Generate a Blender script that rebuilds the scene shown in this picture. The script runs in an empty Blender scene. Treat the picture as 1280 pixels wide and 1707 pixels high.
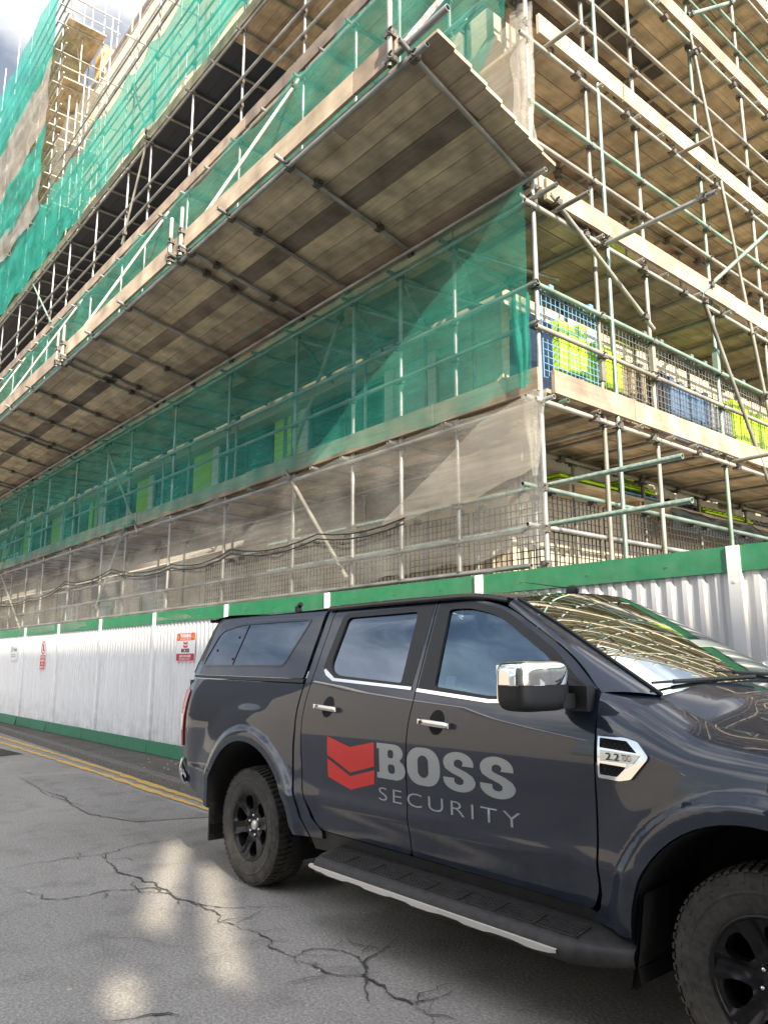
import bpy, bmesh, math, random
from mathutils import Vector, noise
from mathutils.geometry import delaunay_2d_cdt
R = math.radians
rnd = random.Random(7)
sc = bpy.context.scene
col = sc.collection
# ---------------------------------------------------------------- camera
cam = bpy.data.cameras.new('camera')
cam.sensor_fit = 'HORIZONTAL'; cam.sensor_width = 36.0
cam.lens = 1282.0 / 1280.0 * 36.0
cam.clip_start = 0.05; cam.clip_end = 2000
camo = bpy.data.objects.new('camera', cam); col.objects.link(camo)
camo.location = (0, 0, 1.5); camo.rotation_euler = (R(101.1), 0, R(50.0))
sc.camera = camo
# ---------------------------------------------------------------- light
SUN = Vector((1.0, -0.33, 0.62)).normalized()          # towards the sun
el = math.asin(SUN.z); az = math.atan2(SUN.x, SUN.y)
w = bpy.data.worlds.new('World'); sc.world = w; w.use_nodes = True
nt = w.node_tree; nt.nodes.clear()
N = nt.nodes.new; L = nt.links.new
sky = N('ShaderNodeTexSky'); sky.sky_type = 'NISHITA'; sky.sun_disc = False
sky.sun_elevation = el; sky.sun_rotation = az; sky.air_density = 1.0; sky.dust_density = 1.0
tc = N('ShaderNodeTexCoord'); mp = N('ShaderNodeMapping'); mp.inputs['Scale'].default_value = (1, 1, 2.2)
mp.inputs['Location'].default_value = (0.35, 0.2, 0.1)
nz = N('ShaderNodeTexNoise'); nz.inputs['Scale'].default_value = 1.9; nz.inputs['Detail'].default_value = 7; nz.inputs['Roughness'].default_value = .58
rp = N('ShaderNodeValToRGB'); rp.color_ramp.elements[0].position = .47; rp.color_ramp.elements[1].position = .62; rp.color_ramp.elements[0].color = (.22, .22, .22, 1)
nz2 = N('ShaderNodeTexNoise'); nz2.inputs['Scale'].default_value = 5; nz2.inputs['Detail'].default_value = 5
rp2 = N('ShaderNodeValToRGB'); rp2.color_ramp.elements[0].color = (7.6, 7.7, 8.2, 1); rp2.color_ramp.elements[1].color = (12.2, 11.8, 11.3, 1)
rp2.color_ramp.elements[0].position = .35; rp2.color_ramp.elements[1].position = .62
mx = N('ShaderNodeMix'); mx.data_type = 'RGBA'
bg = N('ShaderNodeBackground'); bg.inputs['Strength'].default_value = .115
wo = N('ShaderNodeOutputWorld')
L(tc.outputs['Generated'], mp.inputs['Vector']); L(mp.outputs[0], nz.inputs['Vector']); L(mp.outputs[0], nz2.inputs['Vector'])
L(nz.outputs['Fac'], rp.inputs[0]); L(nz2.outputs['Fac'], rp2.inputs[0])
L(rp.outputs['Color'], mx.inputs[0]); L(sky.outputs[0], mx.inputs[6]); L(rp2.outputs['Color'], mx.inputs[7])
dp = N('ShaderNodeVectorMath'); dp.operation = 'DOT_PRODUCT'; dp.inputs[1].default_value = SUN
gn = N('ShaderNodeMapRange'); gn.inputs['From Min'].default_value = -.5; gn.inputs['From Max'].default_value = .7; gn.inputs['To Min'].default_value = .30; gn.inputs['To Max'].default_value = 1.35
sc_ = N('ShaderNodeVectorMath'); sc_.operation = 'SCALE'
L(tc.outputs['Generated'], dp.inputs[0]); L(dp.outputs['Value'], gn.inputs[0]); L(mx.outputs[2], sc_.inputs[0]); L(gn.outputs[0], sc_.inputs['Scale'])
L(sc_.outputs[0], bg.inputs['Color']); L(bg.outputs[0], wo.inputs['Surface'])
sl = bpy.data.lights.new('sun', 'SUN'); sl.energy = 4.8; sl.angle = R(.5); sl.color = (1.0, .88, .69)
so = bpy.data.objects.new('sun', sl); col.objects.link(so)
so.rotation_euler = SUN.to_track_quat('Z', 'Y').to_euler(); so.location = (20, -10, 30)
sc.view_settings.view_transform = 'Standard'; sc.view_settings.look = 'None'
sc.view_settings.exposure = 1.5; sc.view_settings.gamma = 1
sc.cycles.max_bounces = 10; sc.cycles.transparent_max_bounces = 32; sc.cycles.diffuse_bounces = 4
sc.cycles.use_denoising = True; sc.cycles.sample_clamp_indirect = 6
# ---------------------------------------------------------------- materials
def mat(name, color=(.5, .5, .5), rough=.6, metal=0.0, **kw):
    m = bpy.data.materials.new(name); m.use_nodes = True
    t = m.node_tree; b = t.nodes['Principled BSDF']
    b.inputs['Base Color'].default_value = (*color, 1); b.inputs['Roughness'].default_value = rough
    b.inputs['Metallic'].default_value = metal
    for k, v in kw.items(): b.inputs[k.replace('_', ' ')].default_value = v
    return m
def nodes(m):
    t = m.node_tree
    return t, t.nodes.new, t.links.new, t.nodes['Principled BSDF']
def noisy(m, c1, c2, scale=(5, 5, 5), nscale=1.0, detail=6, lo=.35, hi=.65, bump=0, rough=None, coord='Object'):
    t, N, L, b = nodes(m)
    tc = N('ShaderNodeTexCoord'); mp = N('ShaderNodeMapping'); mp.inputs['Scale'].default_value = scale
    nz = N('ShaderNodeTexNoise'); nz.inputs['Scale'].default_value = nscale; nz.inputs['Detail'].default_value = detail
    nz.inputs['Roughness'].default_value = .6
    rp = N('ShaderNodeValToRGB'); rp.color_ramp.elements[0].color = (*c1, 1); rp.color_ramp.elements[1].color = (*c2, 1)
    rp.color_ramp.elements[0].position = lo; rp.color_ramp.elements[1].position = hi
    L(tc.outputs[coord], mp.inputs[0]); L(mp.outputs[0], nz.inputs['Vector']); L(nz.outputs['Fac'], rp.inputs[0])
    L(rp.outputs[0], b.inputs['Base Color'])
    if bump:
        bp = N('ShaderNodeBump'); bp.inputs['Strength'].default_value = bump; bp.inputs['Distance'].default_value = .01
        L(nz.outputs['Fac'], bp.inputs['Height']); L(bp.outputs[0], b.inputs['Normal'])
    if rough:
        mr = N('ShaderNodeMapRange'); mr.inputs['To Min'].default_value = rough[0]; mr.inputs['To Max'].default_value = rough[1]
        L(nz.outputs['Fac'], mr.inputs[0]); L(mr.outputs[0], b.inputs['Roughness'])
    return rp
def wood(name, axis):
    """scaffold boards: grain along one axis, tone of each board in the 'tone' attribute"""
    m = mat(name, rough=.85); t, N, L, b = nodes(m)
    tc = N('ShaderNodeTexCoord'); mp = N('ShaderNodeMapping')
    s = [22, 22, 22]; s[axis] = 1.2; mp.inputs['Scale'].default_value = s
    nz = N('ShaderNodeTexNoise'); nz.inputs['Scale'].default_value = 1.6; nz.inputs['Detail'].default_value = 5
    n2 = N('ShaderNodeTexNoise'); n2.inputs['Scale'].default_value = 3.2; n2.inputs['Detail'].default_value = 7
    at = N('ShaderNodeAttribute'); at.attribute_name = 'tone'
    sp = N('ShaderNodeValToRGB')
    e = sp.color_ramp.elements
    e[0].position = 0; e[0].color = (.055, .050, .046, 1); e[1].position = 1; e[1].color = (.66, .54, .38, 1)
    for p, c in ((.12, (.13, .105, .09)), (.25, (.26, .195, .15)), (.40, (.43, .345, .25)), (.55, (.53, .425, .29)), (.70, (.57, .455, .30)), (.85, (.60, .49, .35))):
        q = e.new(p); q.color = (*c, 1)
    mr = N('ShaderNodeMapRange'); mr.inputs['To Min'].default_value = .62; mr.inputs['To Max'].default_value = 1.3
    m2 = N('ShaderNodeMapRange'); m2.inputs['From Min'].default_value = .3; m2.inputs['From Max'].default_value = .7
    m2.inputs['To Min'].default_value = .58; m2.inputs['To Max'].default_value = 1.28
    mu = N('ShaderNodeMath'); mu.operation = 'MULTIPLY'
    vm = N('ShaderNodeVectorMath'); vm.operation = 'SCALE'
    L(tc.outputs['Object'], mp.inputs[0]); L(mp.outputs[0], nz.inputs['Vector']); L(tc.outputs['Object'], n2.inputs['Vector'])
    L(nz.outputs['Fac'], mr.inputs[0]); L(n2.outputs['Fac'], m2.inputs[0]); L(mr.outputs[0], mu.inputs[0]); L(m2.outputs[0], mu.inputs[1])
    L(at.outputs['Fac'], sp.inputs[0]); L(sp.outputs[0], vm.inputs[0]); L(mu.outputs[0], vm.inputs['Scale'])
    L(vm.outputs[0], b.inputs['Base Color'])
    bp = N('ShaderNodeBump'); bp.inputs['Strength'].default_value = .35; bp.inputs['Distance'].default_value = .004
    L(nz.outputs['Fac'], bp.inputs['Height']); L(bp.outputs[0], b.inputs['Normal'])
    return m
WX, WY, WZ = wood('board_timber_along_street', 0), wood('board_timber_into_yard', 1), wood('board_timber_upright', 2)
def netmat(name, c1, c2, cover, trans=.5):
    m = bpy.data.materials.new(name); m.use_nodes = True
    t = m.node_tree; t.nodes.clear(); N = t.nodes.new; L = t.links.new
    tc = N('ShaderNodeTexCoord'); mp = N('ShaderNodeMapping'); mp.inputs['Scale'].default_value = (2.0, 2.0, 30)
    nz = N('ShaderNodeTexNoise'); nz.inputs['Scale'].default_value = 1; nz.inputs['Detail'].default_value = 4
    n2 = N('ShaderNodeTexNoise'); n2.inputs['Scale'].default_value = 1.3; n2.inputs['Detail'].default_value = 4
    ad = N('ShaderNodeMath'); ad.operation = 'ADD'
    mr = N('ShaderNodeMapRange'); mr.inputs['From Min'].default_value = .7; mr.inputs['From Max'].default_value = 1.3
    mr.inputs['To Min'].default_value = cover - .13; mr.inputs['To Max'].default_value = cover + .13
    cr = N('ShaderNodeValToRGB'); cr.color_ramp.elements[0].color = (*c1, 1); cr.color_ramp.elements[1].color = (*c2, 1)
    cr.color_ramp.elements[0].position = .35; cr.color_ramp.elements[1].position = .65
    df = N('ShaderNodeBsdfDiffuse'); tl = N('ShaderNodeBsdfTranslucent'); tp = N('ShaderNodeBsdfTransparent')
    m1 = N('ShaderNodeMixShader'); m1.inputs[0].default_value = trans; m2 = N('ShaderNodeMixShader'); out = N('ShaderNodeOutputMaterial')
    L(tc.outputs['Object'], mp.inputs[0]); L(mp.outputs[0], nz.inputs['Vector']); L(tc.outputs['Object'], n2.inputs['Vector'])
    L(nz.outputs['Fac'], ad.inputs[0]); L(n2.outputs['Fac'], ad.inputs[1]); L(ad.outputs[0], mr.inputs[0]); L(n2.outputs['Fac'], cr.inputs[0])
    L(cr.outputs[0], df.inputs[0]); L(cr.outputs[0], tl.inputs[0]); L(df.outputs[0], m1.inputs[1]); L(tl.outputs[0], m1.inputs[2])
    L(mr.outputs[0], m2.inputs[0]); L(tp.outputs[0], m2.inputs[1]); L(m1.outputs[0], m2.inputs[2]); L(m2.outputs[0], out.inputs[0])
    return m
NET_G = netmat('green_netting', (.045, .34, .27), (.085, .47, .37), .42)
NET_GD = netmat('dense_green_netting', (.03, .34, .28), (.06, .47, .39), .72)
NET_WD = netmat('dense_grey_netting', (.40, .38, .36), (.52, .49, .46), .66)
NET_CR = netmat('beige_netting', (.55, .50, .42), (.68, .63, .54), .46)
NET_W = netmat('grey_netting', (.42, .41, .39), (.54, .53, .50), .32)
NET_C = netmat('clear_netting', (.62, .60, .54), (.75, .72, .66), .24)
def tubemat(name, base, alt, thr=.62, metal=.55, rough=.42):
    m = mat(name, base, rough, metal); t, N, L, b = nodes(m)
    oi = N('ShaderNodeObjectInfo'); rp = N('ShaderNodeValToRGB'); rp.color_ramp.interpolation = 'CONSTANT'
    e = rp.color_ramp.elements; e[0].position = 0; e[0].color = (*base, 1); e[1].position = thr; e[1].color = (*[c * .72 for c in base], 1)
    q = e.new(min(.97, thr + .2)); q.color = (*alt, 1)
    tc = N('ShaderNodeTexCoord'); nz = N('ShaderNodeTexNoise'); nz.inputs['Scale'].default_value = 3.5; nz.inputs['Detail'].default_value = 7
    mr = N('ShaderNodeMapRange'); mr.inputs['From Min'].default_value = .3; mr.inputs['From Max'].default_value = .7; mr.inputs['To Min'].default_value = .6; mr.inputs['To Max'].default_value = 1.25
    vm = N('ShaderNodeVectorMath'); vm.operation = 'SCALE'
    L(oi.outputs['Random'], rp.inputs[0]); L(tc.outputs['Object'], nz.inputs['Vector']); L(nz.outputs['Fac'], mr.inputs[0])
    L(rp.outputs[0], vm.inputs[0]); L(mr.outputs[0], vm.inputs['Scale']); L(vm.outputs[0], b.inputs['Base Color'])
    return m
TUBE = tubemat('galvanised_tube', (.34, .345, .34), (.22, .30, .26), .7)
TUBE_R = tubemat('weathered_tube', (.30, .285, .245), (.20, .29, .235), .66, .25, .5)
TUBE_P = tubemat('pale_tube', (.38, .37, .33), (.36, .40, .35), .8, .2, .5)
COUP = mat('coupler_steel', rough=.55, metal=.6); noisy(COUP, (.05, .035, .025), (.20, .19, .17), nscale=12)
GREENT = mat('green_painted_tube', rough=.4, metal=.3); noisy(GREENT, (.14, .25, .20), (.36, .42, .38), nscale=6)
REDT = mat('red_worn_tube', rough=.5); noisy(REDT, (.62, .15, .10), (.75, .68, .60), nscale=2.5, lo=.45, hi=.55)
PAINT = mat('gunmetal_car_paint', (.0045, .0115, .030), .45, .0, Specular_IOR_Level=.25, Coat_Weight=1.0, Coat_Roughness=.02, Coat_IOR=1.6)
BLACKP = mat('black_plastic', rough=.5); noisy(BLACKP, (.012, .012, .013), (.022, .022, .023), nscale=60, bump=.12)
GLOSSB = mat('gloss_black', (.008, .008, .009), .12, 0, Coat_Weight=.6)
RUBBER = mat('tyre_rubber', rough=.82); noisy(RUBBER, (.018, .018, .018), (.050, .047, .043), nscale=7, bump=.15)
RIMM = mat('satin_black_alloy', (.012, .013, .016), .28, .5)
CHROME = mat('chrome', (.86, .87, .88), .05, 1.0)
SILVER = mat('satin_silver_trim', (.80, .78, .73), .32, .55)
REDL = mat('red_tail_lens', (.42, .012, .012), .12, 0, Coat_Weight=1.0)
CLEARL = mat('clear_lens', (.72, .73, .72), .15, 0, Coat_Weight=1.0)
DECALR = mat('red_vinyl', (.62, .035, .03), .35)
DECALG = mat('grey_vinyl', (.36, .38, .38), .35, .2)
DARK = mat('dark_underbody', (.008, .008, .009), .9)
SEATM = mat('dark_seat_fabric', (.14, .17, .21), .8)
YEL = mat('yellow_tag', (.75, .55, .02), .5)
WHITEP = mat('white_card', (.75, .75, .74), .6)
def glass(name, tint, refl=(.95, .97, 1), base=.05):
    m = bpy.data.materials.new(name); m.use_nodes = True
    t = m.node_tree; t.nodes.clear(); N = t.nodes.new; L = t.links.new
    tp = N('ShaderNodeBsdfTransparent'); tp.inputs[0].default_value = (*tint, 1)
    gl = N('ShaderNodeBsdfGlossy'); gl.inputs['Roughness'].default_value = .0; gl.inputs[0].default_value = (*refl, 1)
    fr = N('ShaderNodeFresnel'); fr.inputs[0].default_value = 1.52
    mr = N('ShaderNodeMapRange'); mr.inputs['To Min'].default_value = base; mr.inputs['To Max'].default_value = 1
    mi = N('ShaderNodeMixShader'); out = N('ShaderNodeOutputMaterial')
    L(fr.outputs[0], mr.inputs[0]); L(mr.outputs[0], mi.inputs[0]); L(tp.outputs[0], mi.inputs[1]); L(gl.outputs[0], mi.inputs[2]); L(mi.outputs[0], out.inputs[0])
    return m
GLASS_F = glass('front_side_glass', (.34, .43, .52), (.52, .76, 1.0), base=.15)
GLASS_R = glass('privacy_glass', (.03, .035, .045), (.66, .80, 1.0), base=.20)
GLASS_W = glass('windscreen_glass', (.40, .50, .50), (.60, .66, .64), base=.05)
GLASS_B = mat('building_glass', (.010, .028, .045), .04, 0, Coat_Weight=.5)
ASPH = mat('asphalt', rough=.93)
def asphalt(m, c1, c2, k=1.0):
    t, N, L, b = nodes(m)
    tc = N('ShaderNodeTexCoord')
    a = N('ShaderNodeTexNoise'); a.inputs['Scale'].default_value = .55; a.inputs['Detail'].default_value = 6
    g = N('ShaderNodeTexVoronoi'); g.inputs['Scale'].default_value = 95
    g2 = N('ShaderNodeTexNoise'); g2.inputs['Scale'].default_value = 60; g2.inputs['Detail'].default_value = 4
    rp = N('ShaderNodeValToRGB'); rp.color_ramp.elements[0].color = (*c1, 1); rp.color_ramp.elements[1].color = (*c2, 1)
    rp.color_ramp.elements[0].position = .3; rp.color_ramp.elements[1].position = .7
    m1 = N('ShaderNodeMapRange'); m1.inputs['From Max'].default_value = .5; m1.inputs['To Min'].default_value = 1.3; m1.inputs['To Max'].default_value = .82
    m2 = N('ShaderNodeMapRange'); m2.inputs['From Min'].default_value = .3; m2.inputs['From Max'].default_value = .7; m2.inputs['To Min'].default_value = .74; m2.inputs['To Max'].default_value = 1.24
    st = N('ShaderNodeTexNoise'); st.inputs['Scale'].default_value = 3.2; st.inputs['Detail'].default_value = 5
    m3 = N('ShaderNodeMapRange'); m3.inputs['From Min'].default_value = .32; m3.inputs['From Max'].default_value = .48; m3.inputs['To Min'].default_value = .82; m3.inputs['To Max'].default_value = 1.0
    mu = N('ShaderNodeMath'); mu.operation = 'MULTIPLY'; mu2 = N('ShaderNodeMath'); mu2.operation = 'MULTIPLY'
    vm = N('ShaderNodeVectorMath'); vm.operation = 'SCALE'
    for n_ in (a, g, g2, st): L(tc.outputs['Object'], n_.inputs['Vector'])
    L(a.outputs['Fac'], rp.inputs[0]); L(g.outputs['Distance'], m1.inputs[0]); L(g2.outputs['Fac'], m2.inputs[0]); L(st.outputs['Fac'], m3.inputs[0])
    L(m1.outputs[0], mu.inputs[0]); L(m2.outputs[0], mu.inputs[1]); L(mu.outputs[0], mu2.inputs[0]); L(m3.outputs[0], mu2.inputs[1])
    L(rp.outputs[0], vm.inputs[0]); L(mu2.outputs[0], vm.inputs['Scale']); L(vm.outputs[0], b.inputs['Base Color'])
    b.inputs['Specular IOR Level'].default_value = .12
    bp = N('ShaderNodeBump'); bp.inputs['Strength'].default_value = .7; bp.inputs['Distance'].default_value = .006
    L(g2.outputs['Fac'], bp.inputs['Height']); L(bp.outputs[0], b.inputs['Normal'])
asphalt(ASPH, (.285, .268, .245), (.365, .345, .315))
ASPH2 = mat('patched_asphalt', rough=.93); asphalt(ASPH2, (.255, .24, .222), (.32, .303, .28))
PAVE = mat('pavement_tarmac', rough=.95); asphalt(PAVE, (.10, .093, .083), (.18, .167, .15))
KERBM = mat('kerb_stone', rough=.9); noisy(KERBM, (.075, .07, .063), (.16, .15, .135), nscale=7, bump=.4)
CRACK = mat('crack_filler', rough=.95); noisy(CRACK, (.035, .033, .031), (.085, .080, .074), nscale=25)
YPAINT = mat('worn_yellow_paint', rough=.8)
noisy(YPAINT, (.16, .13, .09), (.60, .38, .10), nscale=14, lo=.34, hi=.46)
HWHITE = mat('white_coated_sheet', rough=.38); noisy(HWHITE, (.60, .60, .60), (.68, .68, .68), scale=(6, 6, 1), nscale=1.2)
HPOST = mat('white_capping', (.74, .74, .74), .45)
HGREEN = mat('green_coated_steel', rough=.36); noisy(HGREEN, (.010, .16, .065), (.016, .20, .085), nscale=1.6)
HKICK = mat('green_kickboard', rough=.5); noisy(HKICK, (.014, .15, .075), (.022, .19, .10), nscale=4)
BEIGE = mat('beige_render', rough=.9); noisy(BEIGE, (.42, .36, .26), (.52, .45, .33), nscale=2.5, bump=.15)
CREAM = mat('cream_render', rough=.9); noisy(CREAM, (.50, .43, .31), (.58, .51, .38), nscale=1.4, bump=.1)
CONC = mat('pale_concrete', rough=.9); noisy(CONC, (.36, .33, .29), (.48, .45, .40), nscale=4)
LIME = mat('lime_board', rough=.55); noisy(LIME, (.36, .62, .015), (.46, .72, .03), nscale=3)
LIMEB = mat('lime_fabric', (.52, .80, .02), .6)
OLIVE = mat('olive_board', (.12, .17, .03), .7)
BLUEP = mat('blue_plastic', (.13, .30, .50), .4)
BLUEW = mat('blue_wrap', (.16, .24, .62), .35)
NAVY = mat('navy_wrap', (.010, .018, .045), .35)
BLACKW = mat('black_wire', (.012, .012, .012), .5)
GREYW = mat('grey_wire', (.13, .13, .13), .5)
WRAP = mat('clear_wrap', (.20, .21, .22), .25)
TANP = mat('tan_board', (.22, .175, .12), .8)
FRAMEW = mat('white_window_frame', (.62, .62, .60), .5)
COPING = mat('maroon_coping', (.10, .035, .03), .6)
CABLE = mat('black_cable', (.012, .012, .012), .6)
TEAL = mat('teal_membrane', rough=.6); noisy(TEAL, (.30, .34, .32), (.42, .46, .43), nscale=1.5)
BRICK = mat('pale_stock_brick', rough=.9)
def brick(m, c1, c2, mort):
    t, N, L, b = nodes(m); tc = N('ShaderNodeTexCoord'); mp = N('ShaderNodeMapping'); mp.inputs['Rotation'].default_value = (R(90), 0, 0)
    br = N('ShaderNodeTexBrick'); br.inputs['Color1'].default_value = (*c1, 1); br.inputs['Color2'].default_value = (*c2, 1)
    br.inputs['Mortar'].default_value = (*mort, 1); br.inputs['Scale'].default_value = 2.2
    L(tc.outputs['Object'], mp.inputs[0]); L(mp.outputs[0], br.inputs['Vector']); L(br.outputs['Color'], b.inputs['Base Color'])
brick(BRICK, (.215, .19, .16), (.18, .16, .135), (.19, .18, .165))
def dirt(m, dcol, z0, z1, amt, sc=9, base_patch=0.0):
    """dust and splashes that stay on the surface, thicker towards the bottom of the thing"""
    t, N, L, b = nodes(m); src = b.inputs['Base Color']; lk = src.links[0].from_socket if src.links else None
    ge = N('ShaderNodeNewGeometry'); sx = N('ShaderNodeSeparateXYZ'); mr = N('ShaderNodeMapRange')
    mr.inputs['From Min'].default_value = z1; mr.inputs['From Max'].default_value = z0; mr.inputs['To Min'].default_value = base_patch
    nz = N('ShaderNodeTexNoise'); nz.inputs['Scale'].default_value = sc; nz.inputs['Detail'].default_value = 8; nz.inputs['Roughness'].default_value = .7
    m2 = N('ShaderNodeMapRange'); m2.inputs['From Min'].default_value = .38; m2.inputs['From Max'].default_value = .68
    mu = N('ShaderNodeMath'); mu.operation = 'MULTIPLY'; mu2 = N('ShaderNodeMath'); mu2.operation = 'MULTIPLY'; mu2.inputs[1].default_value = amt
    mx = N('ShaderNodeMix'); mx.data_type = 'RGBA'; mx.inputs[7].default_value = (*dcol, 1)
    L(ge.outputs['Position'], sx.inputs[0]); L(sx.outputs['Z'], mr.inputs[0]); L(ge.outputs['Position'], nz.inputs['Vector']); L(nz.outputs['Fac'], m2.inputs[0])
    L(mr.outputs[0], mu.inputs[0]); L(m2.outputs[0], mu.inputs[1]); L(mu.outputs[0], mu2.inputs[0]); L(mu2.outputs[0], mx.inputs[0])
    if lk: L(lk, mx.inputs[6])
    else: mx.inputs[6].default_value = src.default_value
    L(mx.outputs[2], src)
dirt(PAINT, (.10, .09, .08), .30, .85, .30, 14, .0); dirt(RUBBER, (.13, .115, .095), .0, .8, .8, 9, .2); dirt(BLACKP, (.09, .08, .07), .2, .6, .6, 20, .0)
dirt(RIMM, (.07, .06, .05), 0, .8, .5, 25, .3)
dirt(HWHITE, (.22, .20, .17), .2, .9, .5, 5, .04); dirt(HPOST, (.25, .23, .20), .2, 1.0, .7, 7, .05); dirt(HGREEN, (.20, .24, .20), 2.0, 2.35, .35, 5, .2); dirt(HKICK, (.10, .10, .085), .0, .45, .75, 6, .25)
# ---------------------------------------------------------------- helpers
class MB:
    def __init__(s): s.v = []; s.f = []; s.sm = []; s.mi = []; s.tn = []
    def add(s, vs, fs, smooth=False, mi=0, tone=.5):
        n = len(s.v); s.v += [tuple(v) for v in vs]
        for f in fs: s.f.append([n + i for i in f]); s.sm.append(smooth); s.mi.append(mi); s.tn.append(tone)
    def box(s, a, b, mi=0, tone=.5):
        x0, y0, z0 = [min(p, q) for p, q in zip(a, b)]; x1, y1, z1 = [max(p, q) for p, q in zip(a, b)]
        s.add([(x0, y0, z0), (x1, y0, z0), (x1, y1, z0), (x0, y1, z0), (x0, y0, z1), (x1, y0, z1), (x1, y1, z1), (x0, y1, z1)],
              [(0, 3, 2, 1), (4, 5, 6, 7), (0, 1, 5, 4), (1, 2, 6, 5), (2, 3, 7, 6), (3, 0, 4, 7)], False, mi, tone)
    def obox(s, c, ax, ay, az, mi=0, tone=.5):
        c = Vector(c); ax, ay, az = Vector(ax), Vector(ay), Vector(az)
        vs = [c + ax * i + ay * j + az * k for k in (-1, 1) for j, i in ((-1, -1), (-1, 1), (1, 1), (1, -1))]
        s.add(vs, [(0, 3, 2, 1), (4, 5, 6, 7), (0, 1, 5, 4), (1, 2, 6, 5), (2, 3, 7, 6), (3, 0, 4, 7)], False, mi, tone)
    def tube(s, p, q, r=.024, n=8, hollow=False, mi=0, r2=None):
        p, q = Vector(p), Vector(q); d = (q - p).normalized(); r2 = r if r2 is None else r2
        a = d.orthogonal().normalized(); b = d.cross(a)
        ring = lambda c, rr: [c + (a * math.cos(2 * math.pi * i / n) + b * math.sin(2 * math.pi * i / n)) * rr for i in range(n)]
        s.add(ring(p, r) + ring(q, r2), [(i, (i + 1) % n, n + (i + 1) % n, n + i) for i in range(n)], True, mi)
        if hollow:
            s.add(ring(p, r * .8) + ring(q, r * .8), [(i, n + i, n + (i + 1) % n, (i + 1) % n) for i in range(n)], True, mi)
            for c in (p, q):
                s.add(ring(c, r) + ring(c, r * .8), [(i, (i + 1) % n, n + (i + 1) % n, n + i) for i in range(n)], False, mi)
        else:
            s.add(ring(p, r), [tuple(range(n))[::-1]], False, mi); s.add(ring(q, r2), [tuple(range(n))], False, mi)
    def coupler(s, c, mi=1):
        c = Vector(c); s.cp = True; j = rnd.uniform(-.01, .01)
        s.box(c - Vector((.040, .040, .034)), c + Vector((.040, .040, .034)), mi)
        s.tube(c + Vector((.03, -.05, j)), c + Vector((.075, -.05, j + .01)), .010, 5, mi=mi)
        s.tube(c + Vector((.045, -.03, -.03 + j)), c + Vector((.045, -.075, -.045)), .009, 5, mi=mi)
    def lathe(s, prof, c, ax='y', n=48, smooth=True, mi=0):
        k = len(prof); vs = []
        for i in range(n):
            t = 2 * math.pi * i / n
            for (r, h) in prof: vs.append((c[0] + r * math.cos(t), c[1] + h, c[2] + r * math.sin(t)) if ax == 'y' else (c[0] + r * math.cos(t), c[1] + r * math.sin(t), c[2] + h))
        s.add(vs, [(i * k + j, i * k + j + 1, ((i + 1) % n) * k + j + 1, ((i + 1) % n) * k + j) for i in range(n) for j in range(k - 1)], smooth, mi)
    def grid(s, fn, nu, nv, smooth=True, mi=0, flip=False):
        vs = [fn(i / nu, j / nv) for j in range(nv + 1) for i in range(nu + 1)]
        w_ = nu + 1
        fs = [(j * w_ + i, j * w_ + i + 1, (j + 1) * w_ + i + 1, (j + 1) * w_ + i) for j in range(nv) for i in range(nu)]
        if flip: fs = [f[::-1] for f in fs]
        s.add(vs, fs, smooth, mi)
def newobj(name, me, m, parent=None):
    for x in (m if isinstance(m, (list, tuple)) else [m]): me.materials.append(x)
    o = bpy.data.objects.new(name, me); col.objects.link(o)
    if parent is not None:
        o.parent = parent
        p = parent; off = Vector((0, 0, 0))
        while p is not None: off += p.location; p = p.parent
        o.location = -off
    return o
def part(name, mb, m, parent=None):
    if getattr(mb, 'cp', False) and not isinstance(m, (list, tuple)): m = [m, COUP]
    me = bpy.data.meshes.new(name); me.from_pydata(mb.v, [], mb.f); me.update()
    me.polygons.foreach_set('use_smooth', mb.sm); me.polygons.foreach_set('material_index', mb.mi)
    if isinstance(m, (list, tuple)) or m in (WX, WY, WZ):
        at = me.attributes.new('tone', 'FLOAT', 'FACE'); at.data.foreach_set('value', mb.tn)
    return newobj(name, me, m, parent)
def tag(o, label=None, cat=None, group=None, kind=None):
    if label: o['label'] = label
    if cat: o['category'] = cat
    if group: o['group'] = group
    if kind: o['kind'] = kind
    return o
def thing(name, label, cat, loc=(0, 0, 0), group=None):
    o = bpy.data.objects.new(name, None); col.objects.link(o); o.location = loc
    return tag(o, label, cat, group)
def struct(name, mb, m): return tag(part(name, mb, m), kind='structure')
def fix(o):
    bm = bmesh.new(); bm.from_mesh(o.data); bmesh.ops.recalc_face_normals(bm, faces=bm.faces); bm.to_mesh(o.data); bm.free(); return o
ORD = ['nearest', 'second', 'third', 'fourth', 'fifth', 'sixth', 'seventh', 'eighth', 'ninth', 'tenth', 'eleventh', 'twelfth', 'thirteenth', 'fourteenth']
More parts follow.
